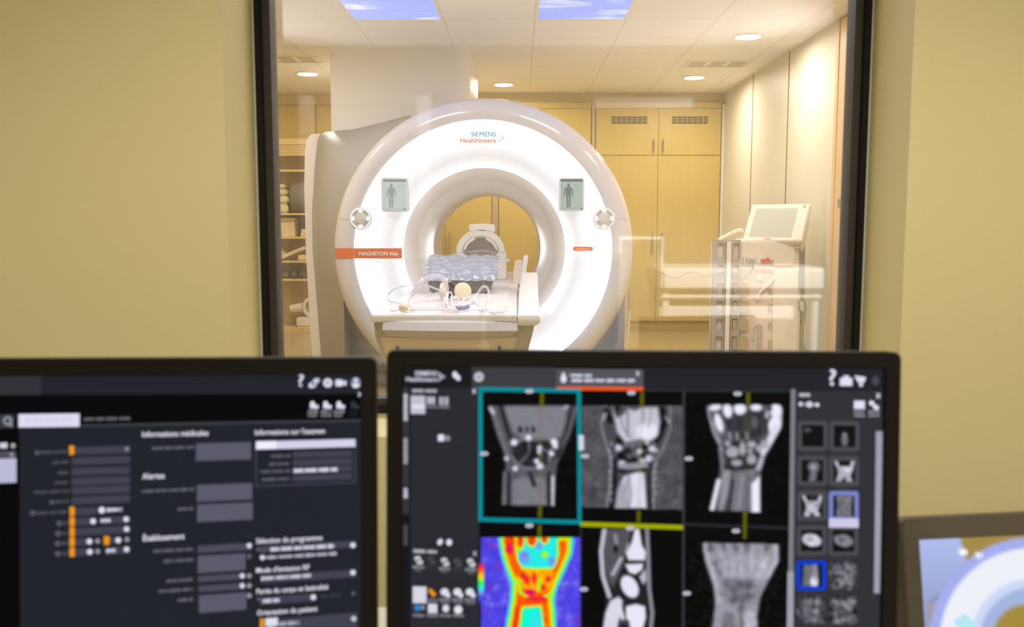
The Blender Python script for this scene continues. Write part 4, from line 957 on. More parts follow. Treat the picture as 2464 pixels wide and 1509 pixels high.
# second column
for x0, x1, y0, y1 in ((468, 601, 1068, 1110), (470, 604, 1168, 1208), (471, 605, 1215, 1257), (472, 603, 1314, 1331), (472, 588, 1339, 1380), (473, 586, 1387, 1402), (474, 586, 1411, 1426), (475, 590, 1434, 1476)): A.bar(x0, x1, y0, y1, FL2 if y1-y0 > 30 else (76, 76, 90), 2)
for x0, y in ((362, 1080), (337, 1183), (424, 1228), (365, 1328), (390, 1353), (396, 1401), (378, 1425), (424, 1448)): A.marks(x0, 463, y, 8, (108, 108, 118), 3, .75)
for x, y, c in ((597, 1317, WHT), (597, 1343, DIM), (580, 1390, WHT), (597, 1390, GRY), (580, 1414, WHT), (597, 1414, GRY), (597, 1438, GRY)): A.dot(x, y, 6, c, 3)
# third column
A.box(611, 856, 1064, 1171, 5, (58, 60, 70), 2); A.bar(613, 854, 1062, 1081, (214, 210, 236), 3); A.bar(614, 662, 1064, 1083, (240, 238, 252), 4)
for y, lx in ((1096, 650), (1115, 645), (1133, 624), (1152, 628)): A.bar(703, 846, y-8, y+7, FLD, 2); A.marks(lx, 697, y+4, 8, (100, 100, 110), 3, .75)
A.marks(705, 812, 1134, 11, WHT, 4, .85)
A.bar(622, 856, 1311, 1328, FLD, 2); A.marks(628, 642, 1327, 9, DIM, 3); A.marks(648, 803, 1322, 11, WHT, 3, .8); A.dot(848, 1316, 6.5, WHT, 3); A.dot(619, 1326, 5, DIM, 3)
A.dot(629, 1346, 6, WHT, 3); A.marks(638, 808, 1341, 9, (200, 199, 214), 3, .75)
A.bar(625, 856, 1382, 1401, FLD, 2); A.marks(626, 746, 1393, 10, (215, 214, 228), 3, .8); A.dot(848, 1382, 6.5, WHT, 3)
A.bar(622, 760, 1437, 1456, FLD, 2); A.dot(621, 1447, 5, DIM, 3); A.marks(630, 672, 1450, 10, WHT, 3, .8); A.dot(752, 1442, 6.5, WHT, 3); A.marks(770, 820, 1438, 8, (66, 66, 74), 3); A.dot(849, 1433, 5, DIM, 3)
A.quad([(640, 1498), (858, 1478), (858, 1530), (640, 1545)], FLD, 2); A.bar(623, 633, 1494, 1525, ORG, 3, 0); A.bar(636, 666, 1492, 1512, WHT, 3); A.bar(644, 655, 1506, 1530, (200, 198, 216), 3); A.marks(668, 720, 1505, 12, (180, 179, 192), 3, .8); A.dot(850, 1494, 6.5, (200, 199, 214), 3)
A.done('screen', M['screen'], ml)

# ---------- right monitor
SR = Screen((2170, 850), .93, .0199, -.0741, .0061)
mr = monitor('computer_monitor', 'right black monitor filled with six wrist scan images', SR, -.5387, 0, -.345, .0008, .0165, .0172, M['monitor_black'], 0)
A = Art(SR, lambda y: 8.5e-5*(y-850), -.006)
A.b.add([SR.w(u, v, -.0062) for u, v in ((-.53, -.335), (-.012, -.335), (-.012, -.012), (-.53, -.012))], [(0, 1, 2, 3)], rgb(5, 5, 7))
A.bar(964, 1135, 884, 934, (26, 26, 30), 1, .006); A.bar(1135, 1340, 885, 938, (62, 62, 66), 1, .006); A.bar(1340, 1550, 889, 934, (84, 84, 90), 2, .006); A.bar(1550, 2132, 887, 941, (33, 35, 42), 1, .006)
A.text('SIEMENS', 997, 1050, 905, WHT, 4); A.text('Healthineers', 976, 1050, 919, WHT, 4)
for x, y in ((1055, 900), (1061, 904), (1067, 908), (1061, 912), (1055, 916), (1057, 908)): A.dot(x, y, 2.4, WHT)
A.dot(1094, 903, 6, WHT, 3, 8); A.dot(1101, 910, 6, WHT, 3, 8, -.5); A.dot(1152, 908.5, 12, (190, 190, 205), 3); A.dot(1152, 908.5, 3, (66, 66, 72), 4)
A.dot(1357, 902, 4, WHT, 3); A.dot(1357, 913, 7, WHT, 3, 10); A.marks(1373, 1425, 905, 8, WHT, 3, .8); A.marks(1376, 1531, 917, 9, WHT, 3, .75)
for k in (1, -1): A.quad([(1532, 900-5*k), (1534, 900-6*k), (1541, 900+5*k), (1539, 900+6*k)], WHT, 3)
A.bar(1340, 1550, 932.5, 941, (246, 86, 22), 5, .006)
A.text('?', 2000, 2017, 928, WHT, 3); A.bar(2026, 2056, 911, 930, WHT, 3, 0); A.bar(2034, 2048, 905, 912, WHT, 3, 0); A.quad([(2061, 905), (2089, 909), (2085, 922), (2069, 921)], WHT, 3); A.dot(2077, 927, 5, WHT, 3); A.dot(2112, 917, 9, (70, 72, 82), 3, 12)
A.bar(967, 983, 934, 1240, (52, 52, 60), 1, 0); A.bar(967, 985, 1240, 1790, (22, 22, 27), 1, 0)
for y0, y1, c in ((950, 1012, WHT), (1057, 1116, (190, 190, 200)), (1178, 1202, WHT), (1268, 1315, DIM)): A.vmarks(975, y0, y1, 10, c)
A.bar(986, 1153, 935, 1795, (41, 42, 48), 1, .012); A.marks(991, 1050, 942, 9, (190, 190, 202), 3, .8)
A.bar(987, 1022, 954, 998, (196, 192, 208), 3, .01); A.bar(989, 1020, 975, 985, (225, 222, 238), 4, .01); A.bar(1026, 1046, 956, 974, (182, 178, 192), 3, .01); A.bar(1056, 1078, 957, 976, (182, 178, 192), 3, .01); A.bar(1062, 1072, 957, 976, (150, 147, 160), 4, .01); A.marks(1022, 1084, 981, 7, (150, 149, 158), 3)
for k in (1, -1): A.quad([(1136, 943-5*k), (1138, 943-6*k), (1145, 943+5*k), (1143, 943+6*k)], WHT, 3)
A.bar(1053, 1068, 1048, 1064, WHT, 3, 0); A.dot(1076, 1057, 7, (140, 140, 150), 3); A.dot(1058, 1308, 6, WHT, 3, 8, .5); A.dot(1080, 1309, 7, WHT, 3, 8)
A.bar(990, 1150, 1318, 1320, (28, 28, 33), 2); A.marks(994, 1051, 1331, 10, (190, 190, 202), 3, .8)
for k in (1, -1): A.quad([(1137, 1336-5*k), (1139, 1336-6*k), (1147, 1336+5*k), (1145, 1336+6*k)], (190, 190, 200), 3)
for x, y, c in ((1006, 1354, (205, 205, 215)), (1037, 1354, (68, 68, 74)), (1070, 1358, (200, 200, 212)), (1101, 1360, (76, 76, 84)), (1133, 1360, (205, 205, 215))):
    A.dot(x-2, y-6, 8, c, 3, 6); A.dot(x+3, y+3, 8, c, 3, 6); A.dot(x, y-1, 3, (41, 42, 48), 4); A.marks(x-14, x+14, y+15, 8, tuple(int(v*.8) for v in c), 3); A.marks(x-8, x+8, y+23, 5, tuple(int(v*.6) for v in c), 3)
A.bar(992, 1025, 1416, 1456, (216, 214, 226), 3, .02); A.quad([(1028, 1426), (1035, 1420), (1049, 1434), (1042, 1442)], (235, 145, 25), 3); A.marks(1028, 1052, 1450, 10, (130, 130, 140), 3)
for x in (1070, 1101, 1131): A.dot(x-1, 1429, 10, (222, 222, 234), 3, 9); A.dot(x+7, 1437, 6, (222, 222, 234), 3); A.marks(x-14, x+14, 1448, 9, (150, 150, 160), 3); A.marks(x-10, x+12, 1456, 7, (120, 120, 130), 3)
A.bar(996, 1010, 1460, 1474, (52, 130, 205), 3); A.dot(1016, 1467, 5, (150, 150, 160), 3); A.bar(1029, 1051, 1458, 1480, (218, 216, 228), 3); A.dot(1072, 1469, 8, (222, 222, 234), 3, 9); A.dot(1102, 1472, 10, (228, 228, 238), 3)
for x in (1007, 1040, 1072, 1103): A.marks(x-14, x+14, 1486, 8, (150, 150, 160), 3)
# viewports
A.quad([(1154, 936), (1912, 946), (1906, 1800), (1154, 1795)], (4, 5, 7), 2)
A.bar(1400, 1912, 939, 944, (40, 46, 50), 3, .008); A.quad([(1645, 944), (1651, 944), (1649, 1790), (1643, 1790)], (52, 54, 60), 3); A.quad([(1397, 1270), (1401, 1270), (1401, 1790), (1396, 1790)], (40, 42, 48), 3); A.bar(1652, 1903, 1267, 1273, (38, 42, 46), 3)
T_ = (0, 140, 152)
A.quad([(1151, 933), (1398, 937), (1398, 947), (1151, 943)], T_, 6); A.quad([(1151, 1248), (1398, 1255), (1398, 1265), (1151, 1258)], T_, 6); A.quad([(1151, 934), (1161, 934), (1161, 1257), (1151, 1257)], T_, 6); A.quad([(1389, 937), (1399, 937), (1400, 1264), (1391, 1264)], T_, 6)
A.quad([(1397, 1259), (1646, 1267), (1646, 1278), (1397, 1270)], (160, 170, 0), 6)
Y1 = (92, 92, 2)
for x, y0, y1 in ((1305, 947, 978), (1300, 1222, 1249), (1299, 1267, 1297), (1547, 946, 982), (1539, 1232, 1261), (1804, 946, 978), (1796, 1238, 1300)): A.quad([(x-4.5, y0), (x+4.5, y0), (x+3.5, y1), (x-5, y1)], Y1, 5)
for x, y in ((1274, 943), (1521, 947), (1778, 949), (1165, 1094), (1409, 1100), (1660, 1106), (1274, 1268), (1518, 1275), (1774, 1281), (1406, 1422), (1655, 1432)): A.dot(x, y, 10, (205, 203, 216), 7, 5); A.dot(x, y, 3, (150, 150, 160), 8)
A.quad([(1393, 1049), (1406, 1049), (1406, 1086), (1394, 1086)], (214, 214, 230), 7)
A.quad([(1907, 938), (1918, 938), (1913, 1382), (1901, 1382)], (126, 126, 134), 6); A.quad([(1899, 1379), (1914, 1379), (1910, 1790), (1893, 1790)], (162, 160, 172), 7)
# series list
A.quad([(1918, 942), (2134, 943), (2130, 1790), (1911, 1790)], (48, 49, 55), 3)
A.marks(1927, 1956, 952, 9, (205, 204, 216), 4, .85); A.dot(1931, 974, 5, WHT, 4); A.dot(1952, 975, 8, WHT, 4, 7); A.dot(1971, 976, 5, WHT, 4); A.bar(1938, 1968, 973, 978, (170, 170, 182), 4)
for k in (1, -1): A.quad([(2113, 953-6*k), (2115, 954-7*k), (2124, 953+5*k), (2121, 954+6*k)], WHT, 4)
A.bar(2060, 2086, 966, 986, WHT, 4); A.dot(2103, 972, 7, WHT, 4, 6, .6); A.dot(2113, 982, 8, WHT, 4, 6, .6)
for x in (2073, 2108): A.marks(x-13, x+14, 993, 6, (176, 175, 188), 4); A.marks(x-12, x+14, 1002, 6, (176, 175, 188), 4)
A.quad([(2113, 1040), (2129, 1040), (2122, 1432), (2108, 1432)], (160, 158, 176), 5); A.quad([(2129, 944), (2134, 944), (2130, 1790), (2123, 1790)], (5, 5, 8), 5)
TH = []
for r in range(6):
    for k, cx in enumerate((1960, 2037)):
        cx -= r*.9; cy = (1051 if k == 0 else 1052)+84.4*r
        col = (74, 74, 80)
        if (r, k) == (2, 1): col = (122, 132, 200)
        if (r, k) == (4, 0): col = (0, 62, 205)
        if r < 4 or (r, k) == (4, 0):
            s = 36
            A.quad([(cx+a, cy+e*1.0) for a, e in rrect(-s, s, -s, s, 7, 3)], col, 4); A.bar(cx-26, cx+26, cy-26, cy+26, (14, 14, 17), 5, .01)
        A.marks(cx-20, cx+20, cy+42, 5, (62, 62, 68), 4)
        TH.append((r, k, cx, cy))
A.bar(2001-2, 2073-2, 1251, 1273, (206, 202, 232), 6, .01)
scr = A.done('screen', M['screen'], mr)

def gcol(V, t=(.97, .955, 1.03)): 
    v = V[..., 0]; return srgb2lin(np.stack([v*t[0], v*t[1], v*t[2]], -1))
def picture(pc, name, cols, L, label=None):
    b = MB(); pc.mesh(b, lambda x, y: A.pt(x, y, L), cols); o = b.build(name, M['screen'], scr, picture=True)
    if label: o['label'] = label
ARM = lambda dx, dy, kx=1, ky=1: [(1177, 978), (1185, 1012), (1197, 1052), (1212, 1090), (1217, 1120), (1214, 1160), (1209, 1200), (1207, 1219), (1332, 1221), (1336, 1180), (1339, 1140), (1342, 1118), (1358, 1085), (1372, 1052), (1386, 1010), (1391, 978)]
# image 1: dark wrist with bright joint fluid
pc = Pic(1163, 1389, 970, 1222, 2.4, .02)
pc.poly(ARM(0, 0), .36, 5); pc.line([(1380, 978), (1366, 1040), (1343, 1100)], 11, .16, 6); pc.line([(1205, 980), (1222, 1040), (1238, 1078)], 9, .12, 6); pc.line([(1184, 990), (1204, 1050), (1222, 1100)], 10, .46, 6)
pc.poly([(1215, 978), (1358, 978), (1362, 1010), (1350, 1050), (1330, 1062), (1262, 1060), (1236, 1040), (1222, 1010)], .52, 9); pc.line([(1384, 982), (1371, 1035), (1352, 1080)], 3, .55, 3); pc.line([(1179, 984), (1187, 995)], 8, .85, 5); pc.line([(1360, 985), (1366, 978)], 7, .75, 5)
pc.ell(1285, 1092, 52, 34, .10, 10)
for x, y, rx, ry in ((1250, 1085, 14, 12), (1277, 1075, 10, 12), (1300, 1070, 9, 10), (1322, 1074, 10, 9), (1258, 1108, 14, 11), (1285, 1115, 14, 12), (1308, 1105, 12, 12), (1325, 1100, 8, 9)): pc.ell(x, y, rx, ry, .17, 4)
for P, w in (([(1237, 1070), (1252, 1063), (1270, 1058), (1290, 1062), (1305, 1058)], 5), ([(1273, 1062), (1274, 1090), (1262, 1106)], 4), ([(1232, 1100), (1246, 1122), (1270, 1131), (1302, 1126)], 5), ([(1297, 1082), (1300, 1100)], 4), ([(1303, 1082), (1325, 1092)], 5), ([(1262, 1106), (1252, 1116)], 4), ([(1328, 1082), (1322, 1112)], 7)): pc.line(P, w, .52, 4)
for x, y, r in ((1237, 1067, 8), (1272, 1056, 7), (1334, 1066, 8), (1337, 1076, 6), (1299, 1080, 6), (1298, 1090, 5), (1292, 1112, 6), (1300, 1124, 8), (1240, 1130, 6), (1328, 1094, 6), (1219, 1106, 5)): pc.ell(x, y, r, r, .98, 5)
for x in (1252, 1266, 1282): pc.ell(x, 1036, 6, 8, .14, 5)
for x in (1262, 1276): pc.line([(x, 1028), (x+2, 1042)], 4, .6, 3)
pc.poly([(1234, 1160), (1256, 1150), (1312, 1152), (1316, 1219), (1232, 1219)], .50, 8); pc.line([(1276, 1140), (1286, 1170)], 10, .14, 6); pc.line([(1224, 1140), (1224, 1219)], 7, .12, 4); pc.line([(1214, 1140), (1212, 1219)], 7, .5, 4); pc.line([(1322, 1140), (1322, 1219)], 8, .12, 4); pc.line([(1331, 1150), (1331, 1220)], 6, .95, 4)
m = (pc.Y < 976) | (pc.Y > 1221+.02*(pc.X-1300)); pc.V[m] = .02
pc.blur(1).noise(.014, 1.5).noise(.012, 4); cols = gcol(pc.V); 
yl = sstep(np.abs(pc.X-1303)-4, 4)[..., None]*.3; cols = cols*(1-yl)+yl*np.array(rgb(120, 120, 20)); cols[m] = np.array(rgb(4, 5, 7))
yl = (np.abs(pc.X-1303) < 4) & m; cols[yl] = np.array(rgb(*Y1)); picture(pc, 'scan_image', cols, 4.4, 'dark wrist image in the teal frame')
# image 2: noisy bright wrist
pc = Pic(1401, 1645, 978, 1230, 2.4, .33); pc.noise(.03, 1.4).noise(.03, 6)
edge = [(1458, 980), (1448, 1020), (1456, 1060), (1468, 1090), (1474, 1130), (1468, 1180), (1460, 1228), (1576, 1228), (1574, 1180), (1573, 1140), (1582, 1110), (1600, 1075), (1615, 1035), (1616, 980)]
pc.poly(edge, .30, 6); pc.line(edge[:7], 4, .62, 4); pc.line(edge[7:], 4, .58, 4)
for s_, x0, x1 in ((0, 1, 1),):
    pc.line([(1460, 990), (1470, 1015)], 14, .04, 6); pc.line([(1488, 985), (1492, 1002)], 12, .05, 5); pc.line([(1490, 1060), (1498, 1072)], 14, .05, 6)
    pc.line([(1595, 985), (1602, 1015), (1590, 1050), (1576, 1070)], 12, .03, 6); pc.line([(1482, 1110), (1480, 1170), (1474, 1226)], 12, .10, 6); pc.line([(1566, 1120), (1564, 1226)], 8, .12, 5)
pc.poly([(1475, 982), (1486, 1006), (1500, 1002), (1512, 985), (1530, 990), (1548, 982), (1585, 982), (1590, 1020), (1584, 1050), (1566, 1064), (1540, 1060), (1506, 1068), (1486, 1040)], .80, 8)
pc.ell(1560, 1040, 26, 20, .95, 14); pc.line([(1512, 985), (1512, 1050)], 5, .5, 5); pc.line([(1550, 985), (1550, 1020)], 5, .6, 5)
pc.ell(1527, 1098, 42, 34, .42, 8)
for x, y, rx, ry, v in ((1500, 1100, 14, 14, .06), (1512, 1090, 12, 12, .14), (1524, 1112, 14, 11, .05), (1536, 1084, 7, 8, .10), (1552, 1078, 9, 8, .05), (1549, 1100, 7, 9, .04), (1560, 1092, 6, 6, .2), (1516, 1100, 8, 8, .34)): pc.ell(x, y, rx, ry, v, 5)
for x, y, r in ((1490, 1080, 8), (1540, 1088, 7), (1571, 1082, 8), (1563, 1106, 8), (1548, 1112, 7), (1498, 1118, 8), (1559, 1068, 5), (1580, 1086, 5)): pc.ell(x, y, r, r, .86, 6)
pc.poly([(1488, 1120), (1560, 1112), (1562, 1130), (1490, 1132)], .6, 8); pc.line([(1490, 1134), (1520, 1140), (1556, 1132)], 7, .06, 5)
pc.poly([(1502, 1150), (1534, 1138), (1552, 1140), (1558, 1226), (1482, 1226), (1490, 1180)], .90, 7); pc.line([(1514, 1140), (1520, 1190), (1515, 1226)], 4, .5, 4); pc.poly([(1488, 1180), (1514, 1150), (1514, 1226), (1482, 1226)], .68, 6)
pc.line([(1492, 990), (1500, 1030), (1520, 1056)], 4, .55, 5); pc.line([(1570, 985), (1562, 1030)], 4, .62, 6); pc.line([(1460, 996), (1455, 1010)], 5, .75, 4); pc.line([(1604, 1005), (1612, 1018)], 5, .7, 4)
for y_ in range(1070, 1215, 17): pc.ell(1470+rng.normal(0, 2), y_, 2.5, 5, .72, 4); pc.ell(1578+rng.normal(0, 2), y_, 2.5, 5, .68, 4)
pc.blur(1).noise(.022, 1.4)
m = pc.Y > 1226+.03*(pc.X-1500); cols = gcol(pc.V); cols[m] = np.array(rgb(4, 5, 7)); yl = sstep(np.abs(pc.X-1543-(1100-pc.Y)*.03)-4, 4)[..., None]*.22*(~m[..., None]); cols = cols*(1-yl)+yl*np.array(rgb(150, 150, 40)); picture(pc, 'scan_image', cols, 4.4, 'grainy wrist image in the top middle')
# image 3: high contrast wrist
pc = Pic(1654, 1902, 974, 1242, 2.4, .015)
pc.poly([(1702, 977), (1708, 1010), (1718, 1045), (1736, 1080), (1738, 1120), (1730, 1160), (1718, 1200), (1711, 1231), (1832, 1238), (1832, 1190), (1834, 1145), (1842, 1110), (1862, 1070), (1884, 1030), (1886, 995), (1884, 977)], .36, 6)
pc.poly([(1740, 990), (1860, 990), (1850, 1040), (1826, 1060), (1760, 1058)], .20, 12)
for x, y, rx, ry, r in ((1724, 982, 16, 8, .2), (1754, 990, 11, 18, .15), (1784, 986, 15, 14, 0), (1823, 982, 14, 9, 0), (1871, 990, 14, 18, 0), (1733, 1020, 9, 24, .3), (1868, 1024, 15, 22, -.25)): pc.ell(x, y, rx, ry, .97, 6, -r)
pc.line([(1718, 1020), (1736, 1066)], 5, .6, 5); pc.line([(1870, 1030), (1850, 1075), (1836, 1095)], 15, .90, 7); pc.ell(1819, 1018, 8, 14, .4, 8)
for x in (1770, 1796, 1812, 1842): pc.line([(x, 1000), (x-4, 1046)], 5, .27, 6)
pc.line([(1706, 990), (1722, 1050), (1742, 1086)], 3, .85, 4); pc.line([(1884, 985), (1882, 1030), (1858, 1072)], 4, .9, 4); pc.ell(1850, 1000, 6, 10, .7, 6); pc.ell(1858, 985, 4, 4, .1, 4)
for x in (1759, 1776, 1800): pc.line([(x, 1044), (x+2, 1058)], 7, .6, 5)
pc.poly([(1744, 1064), (1830, 1062), (1836, 1120), (1812, 1128), (1752, 1126)], .16, 6)
for x, y, rx, ry in ((1766, 1090, 16, 14), (1754, 1070, 8, 7), (1790, 1082, 8, 18), (1812, 1072, 12, 9), (1808, 1088, 8, 6), (1830, 1082, 8, 9), (1776, 1116, 14, 8), (1812, 1108, 12, 13), (1843, 1072, 10, 10)): pc.ell(x, y, rx, ry, .68, 6)
pc.line([(1746, 1124), (1776, 1134), (1818, 1124)], 6, .06, 5); pc.line([(1735, 1080), (1741, 1130)], 8, .5, 5); pc.line([(1836, 1108), (1828, 1130)], 12, .75, 6)
pc.poly([(1742, 1136), (1762, 1134), (1756, 1190), (1742, 1232), (1732, 1232)], .6, 6); pc.poly([(1770, 1136), (1824, 1132), (1816, 1180), (1808, 1234), (1764, 1232)], .48, 8); pc.line([(1732, 1160), (1716, 1229)], 11, .95, 5); pc.poly([(1812, 1168), (1832, 1146), (1833, 1238), (1812, 1238)], .97, 6); pc.line([(1766, 1160), (1756, 1232)], 8, .2, 6); pc.line([(1790, 1150), (1780, 1230)], 5, .62, 7); pc.line([(1806, 1150), (1800, 1230)], 4, .36, 6); pc.blur(1).noise(.018, 1.6)
m = (pc.Y < 976) | (pc.Y > 1233+.03*(pc.X-1740)); pc.V[m] = .015; cols = gcol(pc.V); yl = sstep(np.abs(pc.X-1800-(1100-pc.Y)*.03)-4, 4)[..., None]*(.25+.6*m[..., None]); cols = cols*(1-yl)+yl*np.array(rgb(96, 96, 10)); picture(pc, 'scan_image', cols, 4.4, 'high contrast wrist image in the top right')
# image 4: rainbow coloured wrist
pc = Pic(1157, 1397, 1297, 1520, 2.2, .10); pc.noise(.035, 3).noise(.05, 8); purple = np.clip(rng.normal(0, 1), -1, 1)
nz = Pic(1157, 1397, 1297, 1520, 2.2, 0.0); nz.noise(.5, 9)
ed = [(1204, 1294), (1206, 1320), (1212, 1350), (1224, 1382), (1234, 1405), (1233, 1440), (1226, 1480), (1218, 1525), (1336, 1525), (1332, 1480), (1330, 1440), (1340, 1410), (1356, 1375), (1374, 1335), (1376, 1294)]
d = pc.pdist(ed); pc.mixin(sstep(d-2, 16), .62); pc.mixin(sstep(d+10, 9), .86)
pc.poly([(1238, 1300), (1342, 1296), (1344, 1340), (1330, 1372), (1300, 1380), (1260, 1376), (1246, 1350)], .36, 14)
for x, y, rx, ry in ((1262, 1346, 14, 18), (1296, 1318, 8, 9), (1328, 1355, 10, 14)): pc.ell(x, y, rx, ry, .24, 8)
for x, y, rx, ry in ((1252, 1306, 9, 20), (1280, 1303, 12, 16), (1311, 1302, 9, 10), (1226, 1305, 14, 14)): pc.ell(x, y, rx, ry, .90, 9)
pc.ell(1310, 1338, 9, 9, .58, 8); pc.ell(1225, 1325, 10, 12, .98, 8)
pc.poly([(1255, 1370), (1330, 1372), (1334, 1410), (1310, 1430), (1252, 1420), (1244, 1395)], .74, 10)
for x, y, rx, ry in ((1268, 1400, 8, 12), (1286, 1396, 6, 14), (1306, 1418, 9, 8), (1258, 1388, 8, 10), (1320, 1398, 8, 8)): pc.ell(x, y, rx, ry, .93, 6)
for P in ([(1246, 1398), (1252, 1430), (1270, 1440)], [(1300, 1400), (1296, 1425)], [(1310, 1440), (1322, 1436)]): pc.line(P, 6, .50, 6)
pc.ell(1275, 1430, 14, 8, 1.0, 6); pc.line([(1272, 1446), (1310, 1446)], 12, .93, 6)
pc.poly([(1256, 1466), (1302, 1462), (1310, 1525), (1248, 1525)], .42, 12); pc.ell(1290, 1500, 14, 26, .34, 10); pc.line([(1316, 1475), (1318, 1525)], 12, .84, 8); pc.line([(1245, 1470), (1238, 1520)], 12, .92, 8)
pc.noise(.02, 3)
stops = np.array([0, .12, .22, .32, .42, .52, .60, .70, .80, .90, 1.0])
cm = np.array([(70, 60, 215), (84, 72, 232), (130, 130, 235), (60, 225, 240), (0, 250, 215), (60, 240, 60), (190, 250, 0), (255, 205, 0), (255, 130, 0), (240, 60, 10), (235, 0, 110)])/255.
v = np.clip(pc.V[..., 0], 0, 1); cc = np.stack([np.interp(v, stops, cm[:, k]) for k in range(3)], -1)
bgm = (sstep(d-10, 10) < .3)[..., None]; pk = np.clip(nz.V[..., 0:1]-.25, 0, .6); cc = np.where(bgm, cc*(1-pk)+np.array([.55, .16, .66])*pk, cc)
picture(pc, 'scan_image', srgb2lin(cc), 4.4, 'rainbow coloured wrist map')
b_ = Pic(1151, 1164, 1362, 1452, 2, 0.0); tt = np.clip((1452-b_.Y)/90, 0, 1); cc = np.stack([np.interp(tt, stops, cm[:, k]) for k in range(3)], -1); picture(b_, 'colour_bar', srgb2lin(cc), 6.4, 'rainbow colour bar')
# image 5: side view of the wrist bones
pc = Pic(1402, 1643, 1276, 1520, 2.4, .015)
pc.poly([(1447, 1276), (1443, 1330), (1446, 1380), (1456, 1430), (1458, 1470), (1452, 1520), (1572, 1520), (1573, 1480), (1570, 1430), (1568, 1360), (1565, 1276)], .13, 5)
pc.poly([(1458, 1276), (1520, 1276), (1512, 1330), (1490, 1390), (1476, 1420), (1460, 1390), (1454, 1330)], .34, 7); pc.line([(1456, 1276), (1448, 1330), (1452, 1390), (1468, 1440)], 10, .80, 5); pc.line([(1559, 1276), (1562, 1350), (1564, 1420), (1572, 1480), (1568, 1520)], 9, .58, 5)
pc.ell(1483, 1325, 5, 10, .05, 5); pc.line([(1482, 1292), (1485, 1310)], 8, .6, 6)
pc.poly([(1530, 1276), (1540, 1276), (1546, 1315), (1556, 1332), (1554, 1352), (1514, 1352), (1508, 1334), (1522, 1310)], .93, 5); pc.poly([(1506, 1362), (1550, 1360), (1546, 1376), (1530, 1386), (1516, 1382)], .93, 5)
pc.ell(1517, 1416, 19, 29, .93, 5, -.5); pc.poly([(1540, 1392), (1556, 1372), (1558, 1400), (1550, 1412)], .75, 5); pc.line([(1496, 1348), (1476, 1386)], 9, .72, 5); pc.line([(1514, 1312), (1508, 1330)], 6, .6, 4)
pc.poly([(1508, 1464), (1532, 1458), (1554, 1464), (1556, 1490), (1548, 1520), (1516, 1520), (1508, 1490)], .95, 6); pc.poly([(1470, 1450), (1490, 1440), (1500, 1450), (1498, 1470), (1486, 1520), (1452, 1520), (1458, 1480)], .88, 7); pc.line([(1494, 1470), (1500, 1492)], 10, .9, 5); pc.line([(1492, 1505), (1512, 1500), (1516, 1520)], 8, .28, 5)
picture(pc, 'scan_image', gcol(pc.V), 4.4, 'side view of wrist bones')
# image 6: soft grey wrist
pc = Pic(1654, 1902, 1300, 1520, 2.4, .015)
pc.poly([(1695, 1309), (1696, 1335), (1708, 1380), (1722, 1420), (1724, 1460), (1716, 1520), (1826, 1520), (1826, 1480), (1834, 1440), (1856, 1395), (1876, 1355), (1876, 1311)], .62, 6)
pc.line([(1700, 1315), (1706, 1355), (1724, 1405), (1730, 1450)], 10, .76, 6); pc.line([(1872, 1318), (1874, 1350), (1852, 1392)], 9, .78, 6); pc.line([(1722, 1356), (1738, 1390)], 6, .36, 6)
for x in (1712, 1742, 1772, 1800, 1848): pc.ell(x, 1322, 9, 10, .42, 9)
pc.poly([(1736, 1344), (1860, 1340), (1846, 1390), (1800, 1396), (1754, 1394)], .68, 12); pc.ell(1832, 1370, 18, 26, .76, 12)
pc.ell(1784, 1428, 42, 30, .47, 26)
for x, y, r in ((1750, 1408, 8), (1766, 1424, 8), (1784, 1412, 7), (1804, 1412, 10), (1770, 1446, 9), (1806, 1438, 8), (1786, 1468, 8), (1792, 1446, 6)): pc.ell(x, y, r, r*1.2, .33, 12, .5, .75)
for x in (1724, 1750, 1776, 1802, 1828): pc.line([(x, 1330), (x+.25*(1784-x), 1400)], 3, .56, 9); pc.line([(x+12, 1320), (x+10+.25*(1784-x), 1395)], 3, .72, 9)
for x, y, r in ((1760, 1434, 7), (1792, 1428, 7), (1816, 1428, 8)): pc.ell(x, y, r, r, .55, 7)
pc.poly([(1744, 1480), (1770, 1476), (1776, 1520), (1738, 1520)], .48, 10); pc.poly([(1796, 1478), (1824, 1476), (1824, 1520), (1796, 1520)], .74, 8); pc.line([(1786, 1480), (1788, 1520)], 8, .42, 6); pc.blur(2); pc.noise(.03, 3).noise(.02, 1.5)
m = pc.Y < 1309+.02*(pc.X-1700); pc.V[m] = .015; picture(pc, 'scan_image', gcol(pc.V), 4.4, 'soft grey wrist image in the bottom right')
